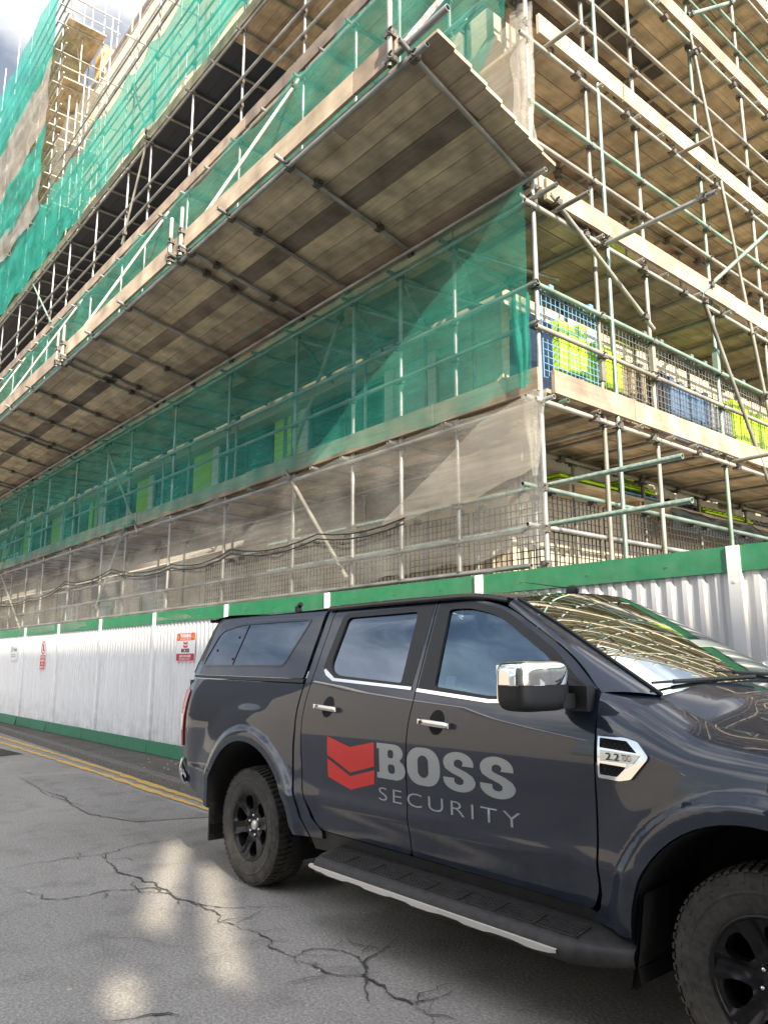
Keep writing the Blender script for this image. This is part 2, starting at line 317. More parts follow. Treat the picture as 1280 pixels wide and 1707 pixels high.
# ================================================================ SETTING
def kerbY(x): return 4.33 - .048 * (x + 9.5) if x > -30 else 5.314
def paveZ(x): return .10 if x < -8.6 else (.02 if x > -6.6 else .02 + .08 * (-6.6 - x) / 2)
m = MB(); m.add([(-150, -150, 0), (150, -150, 0), (150, 150, 0), (-150, 150, 0)], [(0, 1, 2, 3)])
struct('road', m, ASPH)
m = MB(); xs = [-120, -60] + [-30 + .5 * i for i in range(76)] + [30, 100]
for a, b in zip(xs, xs[1:]):
    ka, kb = min(kerbY(a), 5.25) + .12, min(kerbY(b), 5.25) + .12
    m.add([(a, ka, paveZ(a)), (b, kb, paveZ(b)), (b, 40, paveZ(b)), (a, 40, paveZ(a))], [(0, 1, 2, 3)])
struct('pavement', m, PAVE)
x = -44.0; m = MB()
while x < 12:
    n_ = x + .9; ya, yb = min(kerbY(x), 5.2), min(kerbY(n_ - .008), 5.2); za, zb = paveZ(x) + .004, paveZ(n_) + .004
    b_ = n_ - .008; c_ = .012
    m.add([(x, ya, -.05), (b_, yb, -.05), (b_, yb, zb - c_), (x, ya, za - c_), (x, ya + c_, za), (b_, yb + c_, zb), (b_, yb + .125, zb), (x, ya + .125, za), (x, ya + .125, -.05), (b_, yb + .125, -.05)],
          [(0, 1, 2, 3), (3, 2, 5, 4), (4, 5, 6, 7), (0, 3, 4, 7, 8), (1, 9, 6, 5, 2)])
    x = n_
struct('kerb', m, KERBM)
def strip(pts, wd, z, jit=0.0, sub=.05, seed=1, taper=False):
    """a flat ribbon along a polyline in the road surface"""
    r_ = random.Random(seed); m = MB(); P = [Vector((a, b, 0)) for a, b in pts]; Q = []
    for a, b in zip(P, P[1:]):
        k = max(1, int((b - a).length / sub))
        for i in range(k):
            p = a.lerp(b, i / k)
            if jit: p += Vector((noise.noise(p * 9 + Vector((seed, 0, 0))), noise.noise(p * 9 + Vector((0, seed, 5))), 0)) * jit * 2 + Vector((r_.uniform(-1, 1), r_.uniform(-1, 1), 0)) * jit * .5
            Q.append(p)
    Q.append(P[-1]); vs = []
    for i, p in enumerate(Q):
        d = (Q[min(i + 1, len(Q) - 1)] - Q[max(i - 1, 0)]).normalized(); n_ = Vector((-d.y, d.x, 0))
        ww = wd / 2 * (1 if not jit else r_.uniform(.35, 1.5))
        if taper: ww *= min(1, .15 + 3 * min(i, len(Q) - 1 - i) / len(Q))
        vs += [(p.x + n_.x * ww, p.y + n_.y * ww, z), (p.x - n_.x * ww, p.y - n_.y * ww, z)]
    m.add(vs, [(2 * i, 2 * i + 1, 2 * i + 3, 2 * i + 2) for i in range(len(Q) - 1)]); return m
for pts in ([(-44, 4.62), (-16.34, 4.20), (-10.85, 4.12), (-7.64, 4.01), (-7.0, 3.99)], [(-44, 4.90), (-16.41, 4.46), (-11.45, 4.34), (-8.21, 4.19), (-7.0, 4.13)]):
    struct('yellow_line_marking', strip(pts, .085, .008, .004, .12), YPAINT)
m = MB(); m.add([(-11.3, 3.17, .004), (-9.14, 3.05, .004), (-8.18, 2.98, .004), (-7.49, 3.19, .004), (-7.25, 3.9, .004), (-11.15, 3.96, .004)], [(0, 1, 2, 3, 4, 5)])
struct('road_patch', m, ASPH2)
m = MB(); m.add([(-15.6, 3.42, .004), (-13.98, 3.55, .004), (-14.1, 3.99, .004), (-15.7, 3.90, .004)], [(0, 1, 2, 3)])
asphalt(D2 := mat('dark_patch_asphalt', rough=.95), (.06, .058, .055), (.09, .085, .08))
struct('dark_road_patch', m, D2)
cracks = [
 ([(-6.45, 1.6), (-6.5, 1.99), (-6.48, 2.3), (-6.43, 2.5), (-6.58, 2.77), (-6.59, 3.17), (-6.61, 3.52)], .014),
 ([(-5.79, 1.5), (-5.75, 1.7), (-5.52, 1.77), (-5.41, 1.86), (-5.42, 2.13), (-5.29, 2.4), (-4.96, 2.43), (-4.71, 2.5), (-4.55, 2.59), (-4.45, 2.75), (-4.33, 2.95)], .017),
 ([(-6.4, 2.44), (-6.26, 2.44), (-5.86, 2.37), (-5.57, 2.43), (-5.37, 2.45), (-5.01, 2.42), (-4.59, 2.47), (-4.29, 2.42), (-4.33, 2.58), (-4.41, 2.72)], .022),
 ([(-4.29, 2.42), (-4.14, 2.47), (-3.94, 2.48), (-3.73, 2.41), (-3.63, 2.43), (-3.5, 2.39)], .015),
 ([(-3.61, 2.39), (-3.67, 2.54), (-3.6, 2.67), (-3.4, 2.7), (-3.26, 2.62), (-3.03, 2.41), (-2.9, 2.36)], .018),
 ([(-3.49, 3.01), (-3.4, 2.84), (-3.36, 2.69), (-3.21, 2.57), (-2.98, 2.53), (-2.8, 2.53), (-2.8, 2.68), (-2.81, 2.77)], .024),
 ([(-3.61, 2.39), (-3.51, 2.45), (-3.35, 2.45), (-3.24, 2.5), (-3.21, 2.57)], .018), ([(-2.8, 2.53), (-2.67, 2.52), (-2.57, 2.57)], .012),
 ([(-3.55, 1.40), (-3.5, 1.48), (-3.47, 1.55), (-3.44, 1.64), (-3.36, 1.69)], .024), ([(-11.3, 3.17), (-10.2, 3.09), (-9.6, 3.02), (-9.14, 3.05), (-8.18, 2.98), (-7.49, 3.19), (-7.3, 3.8)], .014),
 ([(-5.57, 2.43), (-5.45, 2.30), (-5.3, 2.28), (-5.15, 2.36), (-5.05, 2.5)], .014), ([(-11.3, 3.17), (-11.15, 3.96)], .010),
 ([(-9.9, 3.06), (-9.5, 3.12), (-9.2, 3.10), (-8.9, 3.06), (-8.6, 3.10)], .03), ([(-4.6, 1.75), (-4.4, 1.95), (-4.2, 2.0), (-4.05, 2.1)], .006)]
rc = random.Random(21)
for pts, wd in list(cracks[:8]):
    for _ in range(3):
        a = Vector(rc.choice(pts[1:-1] if len(pts) > 2 else pts)); t = rc.uniform(0, 6.28); L_ = rc.uniform(.10, .32)
        b = a + Vector((math.cos(t), math.sin(t))) * L_ * .5; t += rc.uniform(-.7, .7); c = b + Vector((math.cos(t), math.sin(t))) * L_ * .5
        cracks.append(([tuple(a), tuple(b), tuple(c)], wd * .55))
for i, (pts, wd) in enumerate(cracks):
    struct('road_crack', strip(pts, wd * .62, .0060 + .00015 * i, .02, .03, i + 3, True), CRACK)
r5 = random.Random(5)
m = MB()
for i in range(70):
    x, y = (r5.uniform(-12, -1.5), r5.uniform(.9, 4.1)) if i % 2 else (r5.uniform(-12.5, -7), r5.uniform(4.5, 5.15))
    s_ = r5.uniform(.004, .014); zz = .0 if y < 4.2 else paveZ(x)
    t = r5.uniform(0, 6); a = (math.cos(t) * s_, math.sin(t) * s_, 0); b = (-math.sin(t) * s_ * .6, math.cos(t) * s_ * .6, 0)
    m.obox((x, y, zz + s_ * .3), a, b, (0, 0, s_ * .4))
o = part('gravel_litter', m, CONC); tag(o, 'small stones and grit lying on the road and pavement', 'grit', kind='stuff')
# ================================================================ HOARDING
HY = 5.30
hd = thing('hoarding', 'white corrugated site hoarding with green top rail and green kickboards', 'hoarding', (-12, HY, .1))
posts = [-2.5 - 2.4 * k for k in range(-3, 15)]
def corr(x0, x1, z0, z1, y):
    m = MB(); pit = .125; prof = [(0, 0), (.45, 0), (.58, 1), (.87, 1)]; xs_ = []
    k = x0
    while k < x1:
        for a, h in prof:
            if k + a * pit < x1: xs_.append((k + a * pit, y - .018 * h))
        k += pit
    xs_.append((x1, y)); n_ = len(xs_)
    m.add([(a, b, z0) for a, b in xs_] + [(a, b, z1) for a, b in xs_], [(i, i + 1, n_ + i + 1, n_ + i) for i in range(n_ - 1)])
    return m
for i, px_ in enumerate(posts):
    m = MB(); m.box((px_ - .045, HY - .050, .26), (px_ + .045, HY + .05, 2.30)); m.tube((px_, HY - .055, .40), (px_, HY - .048, .40), .012, 8); m.tube((px_, HY - .055, 2.05), (px_, HY - .048, 2.05), .012, 8)
    part('post', m, HPOST, hd)
    if i + 1 < len(posts):
        a, b = posts[i + 1] + .046, px_ - .046
        part('corrugated_sheet', corr(a, b, .22, 2.14, HY), HWHITE, hd)
        m = MB(); m.box((a, HY - .034, 2.12), (b, HY + .03, 2.30))
        for q in (.2, .5, .8): m.tube((a + (b - a) * q, HY - .042, 2.2), (a + (b - a) * q, HY - .034, 2.2), .007, 6)
        part('top_rail', m, HGREEN, hd)
x = -44.0; k = 0
while x < 6:
    L_ = rnd.choice((.8, .95, 1.2)); t = rnd.uniform(.015, .05); z0 = paveZ(x) + .01
    m = MB(); m.obox(((x + x + L_ - .008) / 2, HY - .055 - t / 2, (z0 + .30) / 2), ((L_ - .008) / 2, 0, rnd.uniform(-.004, .004)), (0, .006, 0), (0, t / 2, (.30 - z0) / 2))
    part('kickboard', m, HKICK, hd); x += L_
def text_mesh(txt, size, depth=.001, bold=0.0, align='CENTER', sx=1.0, space=1.0):
    c = bpy.data.curves.new('lettering', 'FONT'); c.body = txt; c.size = size; c.extrude = depth; c.offset = bold; c.align_x = align; c.align_y = 'BOTTOM_BASELINE'
    c.space_character = space; c.resolution_u = 4
    o = bpy.data.objects.new('lettering', c); col.objects.link(o)
    dg = bpy.context.evaluated_depsgraph_get(); me = bpy.data.meshes.new_from_object(o.evaluated_get(dg))
    bpy.data.objects.remove(o); bpy.data.curves.remove(c)
    mb = MB(); mb.add([(v.co.x * sx, v.co.y, v.co.z) for v in me.vertices], [tuple(p.vertices) for p in me.polygons])
    bpy.data.meshes.remove(me); return mb
def place_text(mb, x, y, z, fitw=None):
    """stand a flat text mesh up on a plane facing the street (-Y)"""
    xs_ = [v[0] for v in mb.v]; c0 = (min(xs_) + max(xs_)) / 2; k = (fitw / (max(xs_) - min(xs_))) if fitw else 1
    mb.v = [(x + (a - c0) * k, y - c, z + b) for a, b, c in mb.v]; return mb
def chevrons(m, cx, y, zt, w_, h, th=.002):
    """two stacked downward chevrons"""
    for top in (zt, zt - h * .5):
        a = h * .20; b = h * .44
        P = [(-w_ / 2, top), (0, top - a), (w_ / 2, top), (w_ / 2, top - b + a * .45), (0, top - b - a * .1), (-w_ / 2, top - b + a * .45)]
        n_ = len(P); m.add([(cx + p, y, q) for p, q in P] + [(cx + p, y - th, q) for p, q in P],
                           [(0, 1, 4, 5), (1, 2, 3, 4), (n_, n_ + 5, n_ + 4, n_ + 1), (n_ + 1, n_ + 4, n_ + 3, n_ + 2)] + [(i, n_ + i, n_ + (i + 1) % n_, (i + 1) % n_) for i in range(n_)])
def warn_sign():
    x0, x1, z0, z1, y = -11.24, -10.62, 1.52, 1.95, HY - .026
    s = thing('warning_sign', 'white site security sign with orange WARNING band and red chevrons on the hoarding', 'sign', ((x0 + x1) / 2, y, z0))
    m = MB(); m.box((x0, y, z0), (x1, y - .004, z1)); part('sign_board', m, HPOST, s)
    cx = (x0 + x1) / 2; f = y - .0045
    m = MB(); m.box((x0 + .012, f, z1 - .12), (x1 - .012, f - .002, z1 - .010)); part('warning_band', m, mat('orange_red_print', (.72, .10, .03), .5), s)
    m = MB(); m.box((x0 + .012, f, z0 + .010), (x1 - .012, f - .002, z0 + .115)); part('phone_band', m, mat('crimson_print', (.45, .02, .04), .5), s)
    m = MB(); chevrons(m, cx, f, z1 - .135, .14, .10); part('chevron_logo', m, mat('crimson_logo', (.55, .02, .04), .5), s)
    part('lettering', place_text(text_mesh('BOSS', .075, bold=.003), cx, f - .001, z0 + .135, .27), BLACKW, s)
    part('lettering', place_text(text_mesh('WARNING', .075, bold=.003), cx, f - .003, z1 - .075, .36), HPOST, s)
    part('lettering', place_text(text_mesh('SECURITY ON SITE', .03), cx, f - .003, z1 - .11, .36), HPOST, s)
    part('lettering', place_text(text_mesh('020 7394 0200', .05, bold=.001), cx, f - .003, z0 + .06, .38), HPOST, s)
    part('lettering', place_text(text_mesh('BOSSSECURITY', .03), cx, f - .003, z0 + .025, .38), HPOST, s)
    for sx_ in (-1, 1):
        c = cx + sx_ * .245; z = z1 - .085; m = MB(); m.add([(c - .028, f - .003, z), (c + .028, f - .003, z), (c, f - .003, z + .05)], [(0, 1, 2)]); part('warning_triangle', m, mat('amber_print', (.8, .35, .05), .5), s)
warn_sign()
s = thing('prohibition_sign', 'narrow white and red no entry sign with red text panel on the hoarding', 'sign', (-17.84, HY - .03, 1.35))
m = MB(); m.box((-18.03, HY - .026, 1.34), (-17.65, HY - .032, 1.98)); part('sign_board', m, HPOST, s)
RP = mat('red_print', (.62, .03, .03), .5)
m = MB(); m.box((-18.01, HY - .0325, 1.36), (-17.67, HY - .034, 1.66)); part('text_panel', m, RP, s)
m = MB(); m.lathe([(.115, 0), (.115, -.002), (.142, -.002), (.142, 0)], (-17.84, HY - .0325, 1.82), 'y', 32); m.obox((-17.84, HY - .0335, 1.82), (.085, 0, -.085), (0, .001, 0), (.009, 0, .009)); part('prohibition_ring', m, RP, s)
m = MB(); m.lathe([(.0, -.002), (.024, -.002), (.024, 0)], (-17.84, HY - .0325, 1.885), 'y', 14); m.box((-17.87, HY - .0325, 1.76), (-17.81, HY - .0345, 1.86)); part('walking_figure', m, BLACKW, s)
for i, tx in enumerate(('CAUTION', 'CONSTRUCTION', 'SITE', 'KEEP OUT')):
    part('lettering', place_text(text_mesh(tx, .06, bold=.002), -17.84, HY - .0355, 1.595 - i * .07, .28 if len(tx) > 5 else .15), HPOST, s)
s = thing('contractor_sign', 'small white contractor sign with grey logo left of the prohibition sign', 'sign', (-20.1, HY - .03, 1.55))
m = MB(); m.box((-20.45, HY - .026, 1.55), (-19.79, HY - .032, 1.95)); part('sign_board', m, HPOST, s)
GP = mat('grey_print', (.16, .16, .17), .5)
m = MB(); m.lathe([(.045, 0), (.045, -.002), (.06, -.002), (.06, 0)], (-20.3, HY - .0325, 1.82), 'y', 24); m.box((-20.307, HY - .0325, 1.74), (-20.293, HY - .034, 1.90)); part('logo_ring', m, GP, s)
part('lettering', place_text(text_mesh('Hale', .13, bold=.002), -20.03, HY - .0335, 1.77, .30), GP, s)
for z in (1.68, 1.635): m = MB(); m.box((-20.35, HY - .0325, z), (-19.95, HY - .034, z + .014)); part('printed_line', m, GP, s)
# ================================================================ BUILDING
BX, BY = -5.8, 6.75
B = thing('building', 'half built beige building with strip windows behind the street and yard scaffolds', 'building', (-15, 10, 0))
m = MB(); m.box((-46, BY, 0), (BX, BY + .25, 3.50))
for k in range(60):
    x = -45.5 + k * .68
    if x < BX - .1: m.box((x, BY - .012, .3), (x + .03, BY, 3.45))
part('lower_wall', m, BEIGE, B)
m = MB()
n_ = 10
pr = [(BY - .02, 3.50)] + [(BY + .06 - .10 * math.sin(math.pi * t / n_) - .04, 3.50 + .40 * t / n_) for t in range(n_ + 1)] + [(BY + .36, 3.90), (BY + .36, 3.50)]
m.add([(-46, a, b) for a, b in pr] + [(BX + .02, a, b) for a, b in pr], [(i, i + 1, len(pr) + i + 1, len(pr) + i) for i in range(len(pr) - 1)] + [tuple(range(len(pr), 2 * len(pr)))], True)
part('coping', m, CONC, B)
m = MB(); m.box((BX - .25, BY + .26, 0), (BX, 34, 3.50)); m.box((BX - .36, BY + .37, 3.5), (BX + .03, 34, 3.88)); part('yard_wall', m, BEIGE, B)
# strip windows between the first two boarded lifts
def bay(x0, x1, z0, z1, y, kind, lit=False):
    f = MB(); t = .05
    for a, b in (((x0, y, z0), (x1, y + .08, z0 + t)), ((x0, y, z1 - t), (x1, y + .08, z1)), ((x0, y, z0 + t), (x0 + t, y + .08, z1 - t)), ((x1 - t, y, z0 + t), (x1, y + .08, z1 - t))): f.box(a, b)
    xm = (x0 + x1) / 2
    if x1 - x0 > 1.2: f.box((xm - .025, y, z0 + t), (xm + .025, y + .08, z1 - t))
    o = part('window', f, FRAMEW if kind else mat('dark_frame', (.03, .035, .04), .4), B)
    g = MB(); g.box((x0 + t, y + .03, z0 + t), (x1 - t, y + .05, z1 - t)); part('pane', g, GLASS_B, o)
WYY = 7.02
x = -10.25
segs = []
for k in range(11):
    xr = -8.35 - 3.12 * k
    bay(xr - 1.95, xr, 3.95, 5.72, WYY, 0)
    m = MB(); m.box((xr - 2.22, WYY - .03, 3.92), (xr - 1.97, WYY + .12, 5.75)); part('mullion', m, FRAMEW, B)
    m = MB(); w_ = rnd.choice((.7, .85, .8))
    m.box((xr - 2.26 - w_, WYY, 3.93), (xr - 2.23, WYY + .1, 5.74)); part('insulation_panel', m, LIME, B)
    if k in (0, 3, 6):
        m = MB(); m.box((xr - 2.75, WYY - .012, 3.93), (xr - 2.65, WYY, 5.74)); m.box((xr - 2.5, WYY - .012, 3.93), (xr - 2.44, WYY, 5.74)); part('dark_batten', m, OLIVE, B)
m = MB(); m.box((-8.34, WYY, 3.9), (BX - .35, WYY + .15, 5.75)); part('membrane_wall', m, TEAL, B)
m = MB(); m.box((-7.45, WYY - .05, 3.9), (-7.2, WYY + .01, 5.75)); m.box((-8.30, WYY - .05, 3.9), (-8.12, WYY, 5.75)); part('wall_stud', m, FRAMEW, B)
m = MB(); m.box((-6.35, WYY - .30, 3.9), (BX + .01, WYY + .25, 5.85)); part('corner_column', m, BEIGE, B)
m = MB(); m.box((BX - .40, BY + .52, 3.88), (BX - .06, 34, 5.76)); part('yard_upper_wall', m, BEIGE, B)
m = MB(); m.box((-46, BY + .05, 5.76), (BX - .03, BY + .5, 7.15)); m.box((BX - .36, BY + .51, 5.76), (BX - .04, 34, 7.1)); part('spandrel_wall', m, BEIGE, B)
for z0, z1 in ((7.2, 9.1), (10.3, 12.0)):
    for k in range(13):
        xr = -6.4 - 3.0 * k
        bay(xr - 2.6, xr, z0, z1, BY + .28, 0)
        m = MB(); m.box((xr - 2.98, BY + .2, z0), (xr - 2.62, BY + .5, z1)); part('pier', m, BEIGE if z0 < 9 else NAVY, B)
m = MB(); m.box((-46, BY + .05, 9.14), (BX - .03, BY + .5, 10.26)); m.box((-46, BY + .05, 12.04), (BX - .03, BY + .5, 13.6))
for z0, z1 in ((7.14, 40 * 0 + 9.1), (9.14, 19.7)): m.box((BX - .36, BY + .51, z0), (BX - .04, 34, z1))
part('upper_wall', m, BEIGE, B)
m = MB(); m.box((-46, BY + .05, 13.62), (BX - .03, BY + .48, 19.66)); part('parapet_wall', m, CREAM, B)
m = MB(); m.box((-46, BY - .02, 19.67), (BX + .02, BY + .52, 19.76)); part('coping', m, COPING, B)
m = MB(); m.box((-46, BY + .55, 19.5), (BX - .4, 34, 19.62)); part('roof', m, CONC, B)
# yard side openings and lime panels at each lift
for z0 in (3.95, 6.0, 8.0, 9.95, 11.9):
    for k in range(7):
        y0 = 7.7 + 2.7 * k
        m = MB(); m.box((BX - .035, y0, z0 + .12), (BX - .005, y0 + 1.5, z0 + 1.5)); o = part('window', m, mat('dark_frame', (.02, .025, .02), .4), B)
        g = MB(); g.box((BX - .004, y0 + .06, z0 + .18), (BX + .004, y0 + 1.44, z0 + 1.44)); part('pane', g, GLASS_B, o)
        m = MB(); m.box((BX - .03, y0 + 1.55, z0 + .05), (BX + .005, y0 + 2.1, z0 + 1.6)); part('insulation_panel', m, OLIVE if (k + int(z0)) % 3 else LIME, B)
# ground floor windows with drapes
for x0, x1 in ((-16.2, -15.0), (-18.7, -17.6), (-21.2, -20.2), (-13.2, -12.3)):
    if x0 == -13.2: continue
    f = MB(); f.box((x0 - .06, BY - .06, 1.3), (x1 + .06, BY - .013, 3.06)); o = part('window', f, FRAMEW, B)
    g = MB(); g.box((x0, BY - .075, 1.36), (x1, BY - .061, 3.0)); part('pane', g, mat('pale_green_glass', (.25, .34, .30), .1), o)
    for a in (x0 + .02, x1 - .17):
        d = MB(); d.box((a, BY - .085, 1.4), (a + .15, BY - .076, 2.96)); part('green_frame_bar', d, OLIVE, o)
    c = MB(); c.grid(lambda u, v: (x0 - .25 + (x1 - x0 + .5) * u, BY - .13 - .03 * math.sin(u * 21), 2.98 + .42 * v + .04 * math.sin(u * 9)), 24, 4); part('drape', c, mat('grey_cloth', (.16, .16, .17), .9), o)
for (a, b, z, col_) in ((-8.1, -7.2, 3.91, BLUEW), (-6.9, -6.0, 3.91, BLUEW)):
    m = MB(); m.box((a, BY - .02 + .06, z), (b, BY + .2, z + .07)); o = part('plastic_wrap', m, col_, B)
# ================================================================ SCAFFOLD
SY = 5.45; CX = -4.25; IY = 6.60; IX = -5.40
DL = [3.95, 6.0, 10.05, 12.2]
DR = [3.95, 5.92, 7.80, 9.78, 11.75, 13.7]
XS = [-4.25, -5.33, -6.2, -7.07, -8.34, -10.2, -12.1, -14.0, -15.2, -17.1, -19.0, -20.3, -21.6, -23.5, -25.4, -27.3, -29.2, -31.1, -33.0, -35]
YS = [6.45, 7.44, 8.95, 10.4, 11.85, 13.3, 14.8, 16.3, 17.8, 19.3]
S = thing('street_scaffold', 'long street side tube scaffold standing behind the white hoarding', 'scaffold', (-15, 6, 0))
RL = [2.35, 2.67, 3.05, 4.62, 5.02, 7.9, 8.55, 9.0, 10.65, 11.1, 12.75, 13.2]
for i, x in enumerate(XS):
    top = 17.2 if x > -21 else 24.0
    if i == 0: top = 15
    y = SY; j = rnd.uniform(-.02, .02)
    m = MB(); m.tube((x, y, paveZ(x)), (x + j, y, top + rnd.uniform(-.3, .5)), .0245, 10)
    for z in DL + [14.3]: m.coupler((x, y - .01, z - .10))
    for z in RL: m.coupler((x, y - .02, z))
    part('standard', m, TUBE, S)
    if i % 1 == 0:
        m = MB(); m.tube((x + .06, IY, paveZ(x)), (x + .06, IY, min(top, 16)), .0245, 8)
        for z in DL: m.coupler((x + .06, IY, z - .10))
        part('standard', m, TUBE, S)
def run(zs, y, x0, x1, mat_, name, parent, r=.0245):
    for z in zs:
        m = MB(); m.tube((x0 + rnd.uniform(-.1, .1), y, z), (x1, y, z), r, 8, True); part(name, m, mat_, parent)
run([z - .10 for z in DL] + [14.2], SY - .05, CX + .25, -36, TUBE, 'ledger', S)
run([z - .10 for z in DL], IY - .05, CX, -36, TUBE, 'ledger', S)
run([3.08, 2.72], SY + .05, -2.86, -9, GREENT, 'ledger', S)
run([4.62, 5.02, 8.55, 9.0, 10.65, 11.1, 12.75, 13.2, 14.8, 15.3], SY - .055, CX + .12, -36, TUBE, 'guard_rail', S)
run([2.35, 2.67], SY - .055, CX - .1, -36, TUBE, 'guard_rail', S)
run([3.02], SY + .052, -9.1, -36, TUBE, 'guard_rail', S)
for z in DL:
    xs = sorted(set(XS[:17] + [(a + b) / 2 for a, b in zip(XS[:16], XS[1:17]) if a - b > 1.2]), reverse=True)[:24]
    for x in xs:
        m = MB(); m.tube((x - .06, SY - .14, z - .048), (x - .06 + rnd.uniform(-.03, .03), IY + .12, z - .048), .0245, 8, True); part('transom', m, TUBE, S)
for p, q in (((-7.08, 5.38, 2.46), (-8.45, 5.38, 4.02)), ((-8.62, 5.50, 4.05), (-7.3, 5.50, 6.05)), ((-15.36, 5.38, 5.98), (-13.3, 5.38, 3.8)), ((-13.9, 5.38, 4.0), (-15.3, 5.38, 2.4)),
             ((-22.7, 5.38, 3.99), (-20.2, 5.38, 2.3)), ((-13.99, 5.38, 12.4), (-15.15, 5.38, 10.3)), ((-22.2, 5.38, 12.3), (-19.9, 5.38, 10.2)), ((-20.4, 5.38, 6.0), (-22.4, 5.38, 4.0)),
             ((-15.2, 5.38, 14.3), (-14.0, 5.38, 12.2)), ((-27.3, 5.38, 6.0), (-25.4, 5.38, 3.9))):
    m = MB(); m.tube(p, q, .0245, 8, True); m.coupler(Vector(p).lerp(Vector(q), .08)); m.coupler(Vector(p).lerp(Vector(q), .9)); part('brace', m, TUBE_R, S)
for x, z in ((-5.33, 5.9), (-6.2, 5.85), (-7.07, 5.85), (-8.34, 5.85)):
    for k, (a, b) in enumerate((((x, SY + .06, z), (x - .75, IY, z - .12)), ((x, SY + .06, z), (x + .5, IY, z - .2)))):
        m = MB(); m.tube(a, b, .0245, 8); part('brace', m, TUBE, S)
Yd = thing('yard_scaffold', 'sunlit tube scaffold returning into the yard on the right of the corner', 'scaffold', (CX, 11, 0))
for i, y in enumerate(YS):
    m = MB(); m.tube((CX, y, .02), (CX + rnd.uniform(-.02, .02), y, 16), .0245, 10)
    for z in DR: m.coupler((CX, y, z - .10)); m.coupler((CX + .03, y, z + .62)); m.coupler((CX + .03, y, z + 1.05))
    m.box((CX - .033, y - .033, 4.3 + .35 * (i % 3)), (CX + .033, y + .033, 4.62 + .35 * (i % 3)))
    part('standard', m, TUBE_R, Yd)
    m = MB(); m.tube((IX, y + .05, .02), (IX, y + .05, 15), .0245, 8)
    for z in DR: m.coupler((IX, y + .05, z - .10))
    part('standard', m, TUBE_R, Yd)
def runy(zs, x, y0, y1, mat_, name, parent):
    for z in zs:
        m = MB(); m.tube((x, y0 + rnd.uniform(-.05, .05), z), (x, y1, z), .0245, 8, True)
        k = y0 + .9
        if name == 'ledger':
            while k < y1: m.coupler((x + .01, k, z - .01)); k += rnd.uniform(.8, 1.1)
        part(name, m, mat_, parent)
runy([z - .10 for z in DR], CX + .05, SY - .15, 20, TUBE_P, 'ledger', Yd)
runy([z - .10 for z in DR], IX + .05, SY, 20, TUBE_R, 'ledger', Yd)
runy([z + d for z in DR for d in (.62, 1.05)], CX + .052, SY - .05, 20, TUBE_R, 'guard_rail', Yd)
runy([3.06, 2.70], CX - .05, SY - .2, 20, TUBE, 'guard_rail', Yd)
for z in DR[:5]:
    y = SY + .25; k = 0
    while y < 19 and k < 19:
        ex = .12 + (.35 if rnd.random() < .18 else 0)
        m = MB(); m.tube((CX + ex, y, z - .048), (IX - .15, y + rnd.uniform(-.03, .03), z - .048), .0245, 8, True); part('transom', m, TUBE_R, Yd); y += rnd.choice((.5, .62, .75, .9)); k += 1
for p, q, mt in (((-4.17, 8.84, 9.85), (-4.17, 10.2, 4.4), TUBE_R), ((-4.15, 11.1, 7.9), (-4.15, 8.5, 5.9), TUBE_R), ((-4.15, 8.79, 10.03), (-4.15, 10.3, 11.2), TUBE_R),
             ((-4.17, 8.5, 6.0), (-4.17, 10.2, 3.3), TUBE_R), ((CX, 6.50, 5.80), (-2.95, 6.50, 5.80), TUBE), ((-4.15, 5.6, 6.0), (-4.15, 7.35, 5.1), TUBE_P),
             ((-4.17, 12.2, 13), (-4.17, 14, 7), TUBE_R), ((-4.17, 11.2, 6.1), (-4.17, 12.6, 4.0), TUBE_R)):
    m = MB(); m.tube(p, q, .0245, 10, True); m.coupler(Vector(p).lerp(Vector(q), .06)); m.coupler(Vector(p).lerp(Vector(q), .9)); part('brace', m, mt, Yd)
# ---- boarded platforms
TONES = [.12, .28, .38, .42, .5, .55, .6, .35, .47, .72]
def boards(m, axis, a0, a1, c0, z, n=5, wd=.225, tilt=0.0, tones=TONES, sgn=1, blen=3.9, th=.038, rows=None, stag=0.0):
    """n rows of boards along an axis, laid side by side, butt jointed"""
    for r_ in range(n):
        a1 += stag if r_ else 0; k = a0 - rnd.uniform(0, 3.5); ca = c0 + sgn * r_ * wd * math.cos(tilt); zz = z + r_ * wd * math.sin(tilt)
        while k < a1:
            s_, e_ = max(k, a0), min(k + blen, a1); k += blen
            if e_ - s_ < .05: continue
            t = min(1, max(0, (rows[r_] + rnd.uniform(-.07, .07) if rows and rnd.random() < .8 else rnd.choice(tones) + rnd.uniform(-.05, .05)))); g = .004; dz = rnd.uniform(0, .006)
            u = Vector((0, sgn * math.cos(tilt), math.sin(tilt))) if axis == 0 else Vector((sgn * math.cos(tilt), 0, math.sin(tilt)))
            v = Vector((1, 0, 0)) if axis == 0 else Vector((0, 1, 0)); w_ = Vector((0, -math.sin(tilt) * sgn, math.cos(tilt))) if axis == 0 else Vector((-math.sin(tilt) * sgn, 0, math.cos(tilt)))
            c = (Vector(((s_ + e_) / 2, ca, zz)) if axis == 0 else Vector((ca, (s_ + e_) / 2, zz))) + u * wd / 2 + w_ * (th / 2 + dz)
            m.obox(c, v * ((e_ - s_) / 2 - .003), u * (wd / 2 - g), w_ * th / 2, 0, t)
